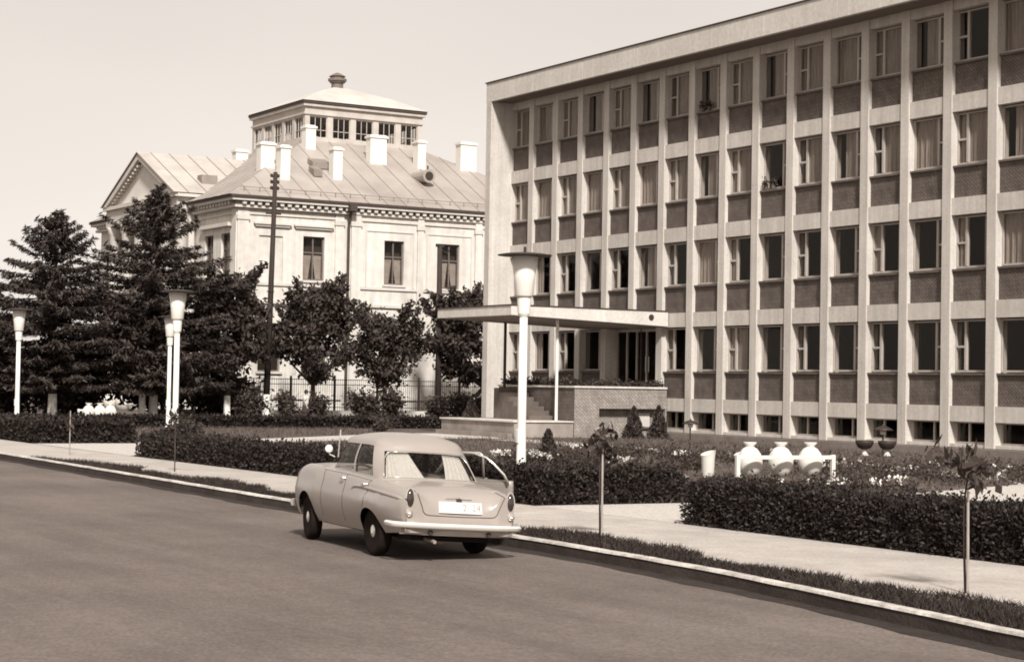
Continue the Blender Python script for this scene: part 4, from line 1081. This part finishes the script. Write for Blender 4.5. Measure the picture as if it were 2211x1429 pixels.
for x, zs, w, zc in zip(XS, ZSH, WID, ZCN):
    zb = zbot(x); k = 0
    tl = max(0, (-.75-x)/.35)                                       # rear fender runs out into the lamp
    fl = .040*math.exp(-((x+.15)/.70)**2)          # rear fender bulge
    pz = [(.20, w-.17), (.27, w-.125), (.34, w-.085), (.45, w-.038+fl*.4), (.60, w-.004+fl*.8), (.70, w+fl), (.76, w+fl*.75-.006), (.80, w-.022), (.90, w-.034), (1.02, w-.05)]
    zt = max(zb+.03, zs-.075); out = []
    for i in range(7):
        z = zb+(zt-zb)*i/6; y = float(np.interp(z, [q[0] for q in pz], [q[1] for q in pz])); out.append((y, z))
    dz = max(0, zt-(zs-.075))
    out += [(w-.080, zs-.028+dz), (w-.125, zs-.004+dz), (w-.19, zs-.002-.03*tl+dz)]
    wi = w-.19
    for u in (.86, .70, .5, .25, 0):
        bl = 1-((u))**3.0
        out.append((wi*u, (out[9][1])*(1-bl) + zc*bl))
    rows.append([(x, y, z) for y, z in out] + [(x, -y, z) for y, z in out[::-1][1:]])
b = MB(); NP = len(rows[0])
for r_ in rows: b.v += r_
nb_door = []
for i in range(len(rows)-1):
    for j in range(NP-1):
        b.f.append((i*NP+j, i*NP+j+1, (i+1)*NP+j+1, (i+1)*NP+j))
for i0 in (0, len(rows)-1):                                         # end panels, as strips hung from the outline
    zb = rows[i0][0][2]; base_ = len(b.v)
    b.v += [(x, y, zb-.002) for (x, y, z) in rows[i0]]
    for j in range(NP-1): b.f.append((i0*NP+j, i0*NP+j+1, base_+j+1, base_+j))
body = b.build('body', M_PAINT, smooth=True); body.data.materials.append(M_PAINTU)
for p_ in body.data.polygons:                                       # skin behind the two open doors coloured black for the shade of the cabin
    c = p_.center
    if c.y < -.70 and .12 < c.x < 1.95 and   .33 < c.z < 1.02 and not (.98 < c.x < 1.06) and not (c.x < .46 and c.z < .64): p_.material_index = 1
body.data.set_sharp_from_angle(angle=R(42))
cb(body)
BV = BVHTree.FromPolygons([v.co.copy() for v in body.data.vertices], [tuple(p.vertices) for p in body.data.polygons])
def hit(o, d):
    h = BV.ray_cast(Vector(o), Vector(d)); return h[0], h[1]
def seam(pts, name, r0=.006, m=M_SEAMC, parent=None):
    o = MB().tube(pts, r0, 5).build(name, m); return cb(o) if parent is None else cb(o, parent)
# boot lid gap and side door gaps follow the body surface
ln = [(.60, .93), (.635, .88), (.60, .80), (.555, .70), (.535, .64), (.50, .605), (.44, .595), (.2, .59), (0, .588)]
ln = ln + [(-y, z) for y, z in ln[::-1][1:]]
pp = []
for i in range(len(ln)-1):
    for k in range(6):
        u = k/6; y = ln[i][0]*(1-u)+ln[i+1][0]*u; z = ln[i][1]*(1-u)+ln[i+1][1]*u
        h, nn = hit((-2.5, y, z), (1, 0, 0))
        if h: pp.append(tuple(h+nn*.001))
seam(pp, 'boot_lid_gap', .0065)
for xs_ in (1.02, .13, 1.93):
    pp = []
    for z in np.linspace(.36, float(np.interp(xs_, XS, ZSH))-.03, 16):
        x = xs_ + (0 if xs_ > .5 else .33*max(0, .68-z)**1.0*1.6)
        h, nn = hit((x, 2, z), (0, -1, 0))
        if h: pp.append(tuple(h+nn*.001))
    seam(pp, 'door_gap', .005)
pp = []
for (x, z) in [(-1.0, .79), (-.9, .80), (-.7, .815), (-.45, .83), (-.2, .845), (.05, .857), (.3, .868), (.5, .872), (.62, .866), (.70, .845), (.735, .81), (.74, .76), (.735, .70)]:
    h, nn = hit((x, 2, z), (0, -1, 0))
    if h: pp.append(tuple(h-nn*.012))
cb(MB().tube(pp, [.014]+[.030]*(len(pp)-5)+[.028, .024, .018, .012], 10).build('fender_crease', M_PAINT, smooth=True))
pp = []
for x in np.linspace(.05, 2.05, 30):
    h, nn = hit((x, 2, float(np.interp(x, XS, ZSH))-.035), (0, -1, 0))
    if h: pp.append(tuple(h+nn*.003))
cb(MB().tube(pp, .007, 5).build('belt_moulding', M_CHROME))
for xs_ in (1.12, .27):
    h, nn = hit((xs_, 2, float(np.interp(xs_, XS, ZSH))-.095), (0, -1, 0))
    cb(MB().tube([tuple(h+Vector((.06, .0, 0))), tuple(h+Vector((.05, .035, 0))), tuple(h+Vector((-.07, .035, 0))), tuple(h+Vector((-.08, 0, 0)))], .012, 7).build('door_handle', M_CHROME))
cb(MB().box(-.78, 3.2, -.56, .56, .24, .78).build('underbody', M_PAINTU))
cb(MB().box(.45, 2.25, -.70, .70, .25, .40).build('floor_pan', M_PAINTU))
# cabin
SEG = ['r', 'r', 'r', 'c', 'c', 's', 's', 'b', 't', 't', 'a', 'f', 'f', 'f']
B0 = [(-.18, 0), (-.168, .29), (-.13, .54), (-.04, .695), (.08, .735), (.22, .755), (.56, .765), (.90, .770), (.97, .770), (1.4, .765), (1.82, .75), (1.92, .71), (2.02, .56), (2.09, .30), (2.12, 0)]
T0 = [(.20, 0), (.21, .25), (.25, .455), (.33, .575), (.42, .635), (.52, .655), (.72, .664), (.955, .668), (1.01, .668), (1.32, .66), (1.62, .64), (1.71, .60), (1.77, .47), (1.81, .26), (1.825, 0)]
full = list(range(15)) + [-i for i in range(13, 0, -1)]
def ring(t):
    out = []
    for q in full:
        i = abs(q); s = -1 if q < 0 else 1
        bow = .030*math.sin(PI*t)*(1 if SEG[min(i, 13)] in 'stb' else .6)
        x = B0[i][0]*(1-t)+T0[i][0]*t; y = B0[i][1]*(1-t)+T0[i][1]*t
        cx_ = 1.0; l_ = math.hypot(x-cx_, y) or 1
        z0 = float(np.interp(x, [-.1, .2, 1.0, 1.9], [.975, .985, 1.022, 1.045])) + (.02 if i < 3 else 0); z1 = 1.462 + (.006 if 4 < i < 11 else 0) - (.052 if i < 2 else (.062 if i == 2 else (.070 if i == 3 else (.034 if i == 4 else (.010 if i == 5 else 0)))))
        out.append(Vector((x+(x-cx_)/l_*bow, s*(y+ (y/l_)*bow), z0*(1-t)+z1*t)))
    return out
TS = [0, .09, .32, .52, .74, .955, 1.0]
RG = [ring(t) for t in TS]
def roofring(k):
    f = math.sqrt(1-k*k)
    return [Vector((1.02+(v.x-1.02)*k, v.y*k, v.z+(1.640-v.z)*f)) for v in RG[-1]]
RR = [roofring(k) for k in (.985, .95, .895, .82, .72, .59, .43, .25, .10)]
ALL = RG + RR; NF = len(full)
cab = MB(); glass = {}
for r_ in ALL: cab.v += [tuple(v) for v in r_]
def segtype(j):
    q = full[j]; i = q if q >= 0 else None
    a, c = abs(full[j]), abs(full[(j+1) % NF]); side = 'L' if (full[j] >= 0 and full[(j+1) % NF] >= 0 and full[(j+1) % NF] != 0) else 'R'
    return SEG[min(a, c)], side
for i in range(len(ALL)-1):
    for j in range(NF):
        ty, sd = segtype(j)
        if 1 <= i <= 4 and ty in 'rstf':
            glass.setdefault((ty if ty in 'rf' else ty+sd), []).append((i, j)); continue
        cab.f.append((i*NF+j, i*NF+(j+1) % NF, (i+1)*NF+(j+1) % NF, (i+1)*NF+j))
cab.f.append(tuple((len(ALL)-1)*NF+j for j in range(NF)))
cabin = cb(cab.build('roof', M_PAINT, smooth=True)); cabin.data.set_sharp_from_angle(angle=R(40))
hl = MB(); hl.v = [tuple(Vector((1.0+(v.x-1.0)*.955, v.y*.95, v.z-.018))) for v in map(Vector, cab.v)]; hl.f = list(cab.f)
cb(hl.build('headlining', mat('dark_headlining', .06, .95, .1, 3), smooth=True))
NAME = {'r': 'rear_window', 'f': 'windscreen', 'sL': 'rear_door_window', 'tL': 'front_door_window', 'sR': 'rear_door_window', 'tR': 'front_door_window'}
def ins(v, k=.012): return Vector((v.x-(v.x-1.0)*k, v.y*(1-k*1.2), v.z))
for key, cells in glass.items():
    if key in ('sR', 'tR'): continue                                # those doors stand open
    g_ = MB()
    for (i, j) in cells: g_.quad(ins(ALL[i][j]), ins(ALL[i][(j+1) % NF]), ins(ALL[i+1][(j+1) % NF]), ins(ALL[i+1][j]))
    cb(g_.build(NAME[key], M_CGLASS, smooth=True, fix=False))
# bright trim round the rear window, curtains behind it
def surf(j, t):
    """point on the cabin side at column position j (float index into full) and height t"""
    i0 = int(math.floor(j)); u = j-i0
    def at(idx):
        idx %= NF; k = np.searchsorted(TS, t)-1; k = max(0, min(len(TS)-2, k)); w = (t-TS[k])/(TS[k+1]-TS[k]); return RG[k][idx].lerp(RG[k+1][idx], w)
    return at(i0).lerp(at(i0+1), u)
pth = [surf(j, .11) for j in np.linspace(-3, 3, 25)] + [surf(3, t) for t in (.3, .5, .7)] + [surf(3-.25, .89)] + [surf(j, .93) for j in np.linspace(2.5, -2.5, 21)] + [surf(-3+.25, .89)] + [surf(-3, t) for t in (.7, .5, .3, .11)]
cb(MB().tube([tuple(Vector((1.0+(p.x-1.0)*1.006, p.y*1.006, p.z))) for p in pth], .007, 6, cap=False).build('rear_window_trim', M_CHROME, smooth=True))
def curt(j0b, j1b, j0t, j1t):
    b = MB(); n, mrow = 26, 8; V = []
    for a in range(mrow+1):
        u = a/mrow; t = .13+.78*u; j0 = j0b+(j0t-j0b)*u; j1 = j1b+(j1t-j1b)*u
        for c in range(n+1):
            p = surf(j0+(j1-j0)*c/n, t); k = .06+.010*math.sin(c*1.7+u)
            V.append((p.x-(p.x-1.0)*k, p.y*(1-k), p.z-.012))
    b.v = V
    for a in range(mrow):
        for c in range(n): i = a*(n+1)+c; b.f.append((i, i+1, i+n+2, i+n+1))
    return cb(b.build('rear_curtain', M_CURTW, smooth=True, fix=False))
curt(2.95, .42, 2.95, 1.12); curt(-2.95, -.75, -2.95, -1.02)
# seats, wheel, dashboard
cb(MB().box(.35, .55, -.62, .62, .40, 1.0).box(.55, 1.0, -.62, .62, .40, .62).build('rear_seat', M_SEAT, bevel=.05))
cb(MB().box(1.12, 1.28, -.60, .60, .42, 1.03).box(1.28, 1.65, -.60, .60, .42, .62).build('front_seat', M_SEAT, bevel=.05))
cb(MB().box(1.85, 2.05, -.66, .66, .75, 1.06).build('dashboard', M_SEAT))
sw = MB(); c_ = Vector((1.66, .34, .98)); ax = Vector((.75, 0, -.66)).normalized(); u_ = Vector((0, 1, 0)); w_ = ax.cross(u_)
sw.tube([tuple(c_+(u_*math.cos(2*PI*k/24)+w_*math.sin(2*PI*k/24))*.20) for k in range(25)], .014, 6, cap=False); sw.tube([tuple(c_-u_*.2), tuple(c_+u_*.2)], .012, 5); sw.tube([tuple(c_), tuple(c_+ax*.3)], .018, 6)
cb(sw.build('steering_wheel', mat('ivory_plastic', .45, .5, .1, 3)))
# bumper, apron, lamps, plate, emblem
def sweep(path, prof, name, m):
    b = MB(); n = len(prof)
    for i, p in enumerate(path):
        t = (Vector(path[min(i+1, len(path)-1)])-Vector(path[max(i-1, 0)])); t.z = 0; t.normalize(); nrm = Vector((t.y, -t.x, 0))
        for (d, z) in prof: b.v.append(tuple(Vector(p)+nrm*d+Vector((0, 0, z))))
    for i in range(len(path)-1):
        for k in range(n): b.f.append((i*n+k, i*n+(k+1) % n, (i+1)*n+(k+1) % n, (i+1)*n+k))
    b.f.append(tuple(range(n))); b.f.append(tuple((len(path)-1)*n+k for k in range(n))[::-1])
    o = cb(b.build(name, m, smooth=True)); o.data.set_sharp_from_angle(angle=R(50)); return o
ys = np.linspace(-.90, .90, 25)
path = [(-.80, -.925, .46), (-.98, -.925, .46)] + [(-1.20+.16*abs(y/.9)**3.2, y, .46) for y in ys] + [(-.98, .925, .46), (-.80, .925, .46)]
sgn = 1
rear_bumper = sweep(path, [(-.0, -.038), (-.022, -.026), (-.034, .006), (-.036, .016), (-.012, .038), (.03, .036), (.03, -.036)], 'rear_bumper', M_BUMPER)
path = [(-1.09+.12*abs(y/.8)**3, y, .36) for y in np.linspace(-.80, .80, 17)]
ap = sweep(path, [(-.02, -.025), (-.03, .0), (-.01, .042), (.04, .042), (.04, -.025)], 'rear_apron', mat('grey_apron_paint', .34, .5, .08, 2))
for y in (.42, -.42): cb(MB().lathe([(.0, -.018), (.032, -.018), (.032, .02)], (-1.125, y, .372), 12, 'x').build('apron_hole', M_IRON))
for s in (1, -1):
    base = Vector((-1.07, s*.725, .80))
    l1 = MB(); prof = []
    for k in range(20):
        a = 2*PI*k/20; prof.append((.052*math.cos(a), .125*math.sin(a)*(1.0 if math.sin(a) > 0 else .95)))
    for (kx, sc_) in ((.0, 1.0), (-.03, .95), (-.048, .62), (-.052, .05)):
        l1.v += [(base.x+kx+.10*(z*.0)+.28*max(0, z)*.35, base.y+y*sc_, base.z+z*sc_) for y, z in prof]
    for i in range(3):
        for k in range(20): l1.f.append((i*20+k, i*20+(k+1) % 20, (i+1)*20+(k+1) % 20, (i+1)*20+k))
    tl_ = cb(l1.build('tail_lamp', M_LENS, smooth=True))
    rim = [(base.x-.012+.28*max(0, z)*.35, base.y+y*1.12, base.z+z*1.10) for y, z in prof[0:13]]
    o = MB().tube(rim, .012, 6).build('tail_lamp_rim', M_CHROME); o.parent = tl_
    cb(MB().lathe([(.035, .03), (.05, -.0), (.045, -.03), (.0, -.045)], (-1.10, s*.735, .615), 14, 'x').build('reflector', M_CHROME, smooth=True))
def on_lid(y, z, off=.004):
    h, nn = hit((-2.5, y, z), (1, 0, 0)); return h+nn*off, nn
c_, nn = on_lid(0, .70, .02)
zax = Vector((0, 0, 1)); zax = (zax-nn*zax.dot(nn)).normalized(); yax = zax.cross(nn)
def lid_local(u, v, d): return tuple(c_ + Vector((0, 1, 0))*u + zax*v + nn*d)
pl = cb(MB().prism([(-.31, -.075), (.31, -.075), (.31, .075), (-.31, .075)], lid_local, -.012, .008).build('number_plate', M_PLATE))
tx = bpy.data.curves.new('plate_text', 'FONT'); tx.body = '2  24'; tx.size = .13; tx.align_x = 'CENTER'; tx.align_y = 'CENTER'; tx.extrude = .001
to = bpy.data.objects.new('plate_text_tmp', tx); COL.objects.link(to)
dg = bpy.context.evaluated_depsgraph_get(); tme = bpy.data.meshes.new_from_object(to.evaluated_get(dg)); bpy.data.objects.remove(to)
tme.materials.clear(); tme.materials.append(M_PINK)
o = link('plate_characters', tme); o.parent = pl
o.matrix_local = Matrix.Translation(Vector(lid_local(-.16, 0, .0095))) @ Matrix((( 0, zax.x, nn.x, 0), (-1, zax.y, nn.y, 0), (0, zax.z, nn.z, 0), (0, 0, 0, 1)))
em = MB()
for sgn_ in (1, -1):
    pts = [on_lid(sgn_*y, .825-.004*k, .012)[0] for k, y in enumerate((.0, .07, .14, .19))]
    em.tube([tuple(p) for p in pts], [.022, .018, .014, .005], 7)
cb(em.build('boot_handle', M_CHROME))
p_, nn2 = on_lid(0, .785, .008)
cb(MB().lathe([(.0, -.02), (.03, -.015), (.04, .0), (.04, .02)], tuple(p_), 14, 'x').build('boot_lock', M_IRON))
ex = MB().tube([(-.7, .35, .27), (-1.12, .35, .25)], .025, 10).build('exhaust_pipe', M_RIM); cb(ex)
cb(MB().lathe([(.0, -.32), (.10, -.28), (.13, 0), (.10, .28), (.0, .32)], (-.45, .1, .30), 14, 'x').build('fuel_tank', M_RIM, smooth=True))
cb(MB().tube([(0, -.6, .33), (0, .6, .33)], .05, 10).lathe([(.06, -.12), (.15, -.05), (.15, .05), (.06, .12)], (0, 0, .33), 14, 'y').build('rear_axle', M_PAINTU))
# mirror and aerial
cb(MB().tube([(1.88, .73, 1.22), (1.91, .80, 1.25), (1.92, .82, 1.31)], .010, 6).build('mirror_arm', M_CHROME))
mm = MB().lathe([(.0, -.012), (.052, -.012), (.060, .0), (.045, .03), (.0, .04)], (1.90, .82, 1.33), 18, 'x').build('wing_mirror', M_LAMPW, smooth=True); cb(mm)
cb(MB().tube([(1.80, .705, 1.22), (1.79, .70, 1.62)], .011, 6).build('aerial', M_CHROME))
# headlamps and grille bumper at the unseen front
for s in (1, -1): cb(MB().lathe([(.10, 0), (.11, .03), (.07, .07), (.0, .085)], (3.52, s*.52, .72), 16, 'x').build('headlamp', M_CHROME, smooth=True))
path = [(3.60-.10*abs(y/.8)**3, y, .46) for y in np.linspace(.78, -.78, 21)]
sweep(path, [(-.0, -.055), (-.045, .01), (-.005, .055), (.03, .05), (.03, -.05)], 'front_bumper', M_CHROME)
# wheels stand on the road, not on the leaning body
def wheel(x, y, steer=0):
    t = MB().lathe([(.215, -.075), (.27, -.09), (.315, -.082), (.332, -.05), (.336, 0), (.332, .05), (.315, .082), (.27, .09), (.215, .075)], seg=36, axis='y').build('wheel', M_RUBBER, CAR, smooth=True)
    t.location = (x, y, .336); t.rotation_euler = (0, 0, R(steer))
    s = 1 if y > 0 else -1
    MB().lathe([(.222, -.07), (.222, s*.05), (.205, s*.072), (.19, s*.05), (.12, s*.045), (.11, s*.03)], seg=30, axis='y').build('rim', M_RIM, t, smooth=True)
    MB().lathe([(.115, s*.04), (.11, s*.065), (.06, s*.085), (.0, s*.09)], seg=24, axis='y').build('hubcap', M_CHROME, t, smooth=True)
for x, y, st in ((0, .72, 0), (0, -.72, 0), (2.70, .71, -7), (2.70, -.71, -7)): wheel(x, y, st)
# open right hand doors, hinged at their front edge
def door(xh, width, ang, name, cells_key):
    piv = cb(empty('hinge'))   # replaced below by the door panel itself
    bpy.data.objects.remove(piv)
    p = MB(); n = 12
    zl = .34
    prof = [(0, zl), (-.03, .55), (-.035, .75), (-.01, .96), (.02, 1.03)]
    for z_i, (dy, z) in enumerate(prof):
        for k in range(n+1):
            x = -width*k/n
            if name == 'rear_door' and z < .64: x = max(x, -width+.32*(.64-z)/.3)
            p.v.append((x, dy, z))
    for i in range(len(prof)-1):
        for k in range(n): a = i*(n+1)+k; p.f.append((a, a+1, a+n+2, a+n+1))
    d_ = p.build(name, M_PAINT, smooth=True); s = d_.modifiers.new('t', 'SOLIDIFY'); s.thickness = .07; s.offset = -1 if False else 1
    d_.parent = CAR
    d_.matrix_local = ROLL @ Matrix.Translation((xh, -.84, 0)) @ Matrix.Rotation(R(ang), 4, 'Z')
    w = width
    if name == 'rear_door': fr = [(-.02, .04, 1.02), (.015, .125, 1.36), (-.05, .14, 1.405), (-.30, .145, 1.41), (-.50, .14, 1.36), (-.62, .12, 1.27), (-w+.10, .08, 1.14), (-w+.04, .04, 1.02)]
    else: fr = [(-.04, .04, 1.02), (-.34, .13, 1.36), (-.42, .14, 1.395), (-w+.06, .14, 1.41), (-w+.02, .13, 1.38), (-w+.02, .04, 1.02)]
    o = MB().tube(fr, .020, 8).build('window_frame', M_CHROME, d_, smooth=True)
    g_ = MB(); c0 = Vector((sum(q[0] for q in fr)/len(fr), .1, 1.15))
    g_.v = [tuple(Vector(q)) for q in fr]; g_.f = [tuple(range(len(fr)))]
    g_.build('door_window', M_CGLASS, d_, fix=False)
    MB().tube([(-.10, .09, .80), (-w+.15, .09, .80)], .02, 6).build('armrest', M_SEAT, d_)
    MB().box(-w+.04, -w+.16, -.07, -.045, .85, .875).build('door_handle', M_CHROME, d_)
door(1.00, .86, 42, 'rear_door', 's'); door(1.90, .88, 40, 'front_door', 't')

# ------------------------------------------------------------------ person on the lawn
def person(loc, rz):
    t = empty('person', loc, rz); tag(t, 'person in pale short sleeved shirt and dark skirt standing among the bushes', 'person')
    J = {'pel': (0, 0, .92, .135), 'ab': (0, 0, 1.08, .125), 'ch': (.01, 0, 1.28, .145), 'nk': (.015, 0, 1.42, .058), 'hd0': (.03, 0, 1.50, .07), 'hd': (.04, 0, 1.60, .095), 'hd1': (.03, 0, 1.68, .075)}
    for s, n in ((1, 'l'), (-1, 'r')):
        J.update({n+'sh': (.0, s*.17, 1.36, .062), n+'el': (-.05, s*.24, 1.12, .045), n+'wr': (.06, s*.25, .90, .034), n+'ha': (.10, s*.245, .82, .034),
                  n+'hp': (0, s*.09, .88, .105), n+'kn': (.03 if s > 0 else -.02, s*.095, .49, .062), n+'an': (-.01 if s > 0 else -.06, s*.10, .09, .042), n+'to': (.14 if s > 0 else .09, s*.115, .03, .035)})
    E = [('pel', 'ab'), ('ab', 'ch'), ('ch', 'nk'), ('nk', 'hd0'), ('hd0', 'hd'), ('hd', 'hd1')]
    for n in 'lr': E += [('ch', n+'sh'), (n+'sh', n+'el'), (n+'el', n+'wr'), (n+'wr', n+'ha'), ('pel', n+'hp'), (n+'hp', n+'kn'), (n+'kn', n+'an'), (n+'an', n+'to')]
    # five short fingers on each hand
    for s, n in ((1, 'l'), (-1, 'r')):
        hx, hy, hz, _ = J[n+'ha']
        for i in range(5):
            a = (-.028+.019*i) if i < 4 else .035
            l_ = (.055, .068, .070, .058)[i] if i < 4 else .04
            J[n+'f%da' % i] = (hx+a, hy+(-.0 if i < 4 else -s*.02), hz-.03, .011); J[n+'f%db' % i] = (hx+a+.015, hy-s*.012, hz-.03-l_, .009)
            E += [(n+'ha', n+'f%da' % i), (n+'f%da' % i, n+'f%db' % i)]
    ks = list(J); me = bpy.data.meshes.new('body'); me.from_pydata([J[k][:3] for k in ks], [(ks.index(a), ks.index(c)) for a, c in E], [])
    o = link('body', me, t)
    sk = o.modifiers.new('skin', 'SKIN'); o.modifiers.new('sub', 'SUBSURF').render_levels = 2
    for i, k in enumerate(ks): me.skin_vertices[0].data[i].radius = (J[k][3], J[k][3])
    me.skin_vertices[0].data[ks.index('pel')].use_root = True
    me.materials.append(mat('skin', .34, .6, .08, 5))
    MB().lathe([(.155, .90), (.150, 1.05), (.165, 1.22), (.19, 1.33), (.13, 1.41), (.065, 1.435)], (0, 0, 0), 20).build('shirt', mat('pale_shirt', .52, .9, .12, 6), t, smooth=True)
    for s in (1, -1): MB().tube([(.0, s*.14, 1.37), (-.02, s*.20, 1.28), (-.045, s*.235, 1.17)], [.085, .075, .068], 12).build('sleeve', MATS['pale_shirt'], t, smooth=True)
    MB().lathe([(.245, .46), (.215, .65), (.18, .85), (.155, .95), (.150, .97)], (0, 0, 0), 22).build('skirt', mat('dark_skirt', .035, .9, .2, 5), t, smooth=True)
    MB().lathe([(.04, 1.50), (.10, 1.55), (.115, 1.62), (.10, 1.69), (.055, 1.735), (.0, 1.745)], (.012, 0, 0), 16).build('hair', mat('dark_hair', .02, .8, .2, 8), t, smooth=True)
    hd = MB()
    for s in (1, -1): hd.lathe([(.0, .0), (.012, .004), (.0, .012)], (.135, s*.032, 1.615), 8, 'x')
    hd.build('eyes', M_IRON, t)
    MB().add([(.13, 0, 1.61), (.165, 0, 1.575), (.13, .018, 1.57), (.13, -.018, 1.57)], [(0, 1, 2), (0, 3, 1), (1, 3, 2)]).build('nose', MATS['skin'], t)
    for s in (1, -1): MB().lathe([(.0, -.01), (.025, 0), (.0, .012)], (.04, s*.10, 1.60), 10, 'y').build('ear', MATS['skin'], t)
    for (x, y) in ((.03, .108), (-.02, -.108)): MB().box(x-.06, x+.13, y-.045, y+.045, -.005, .06).build('shoe', M_IRON, t, bevel=.02)
person((-90.4, 41.55, .15), R(60))
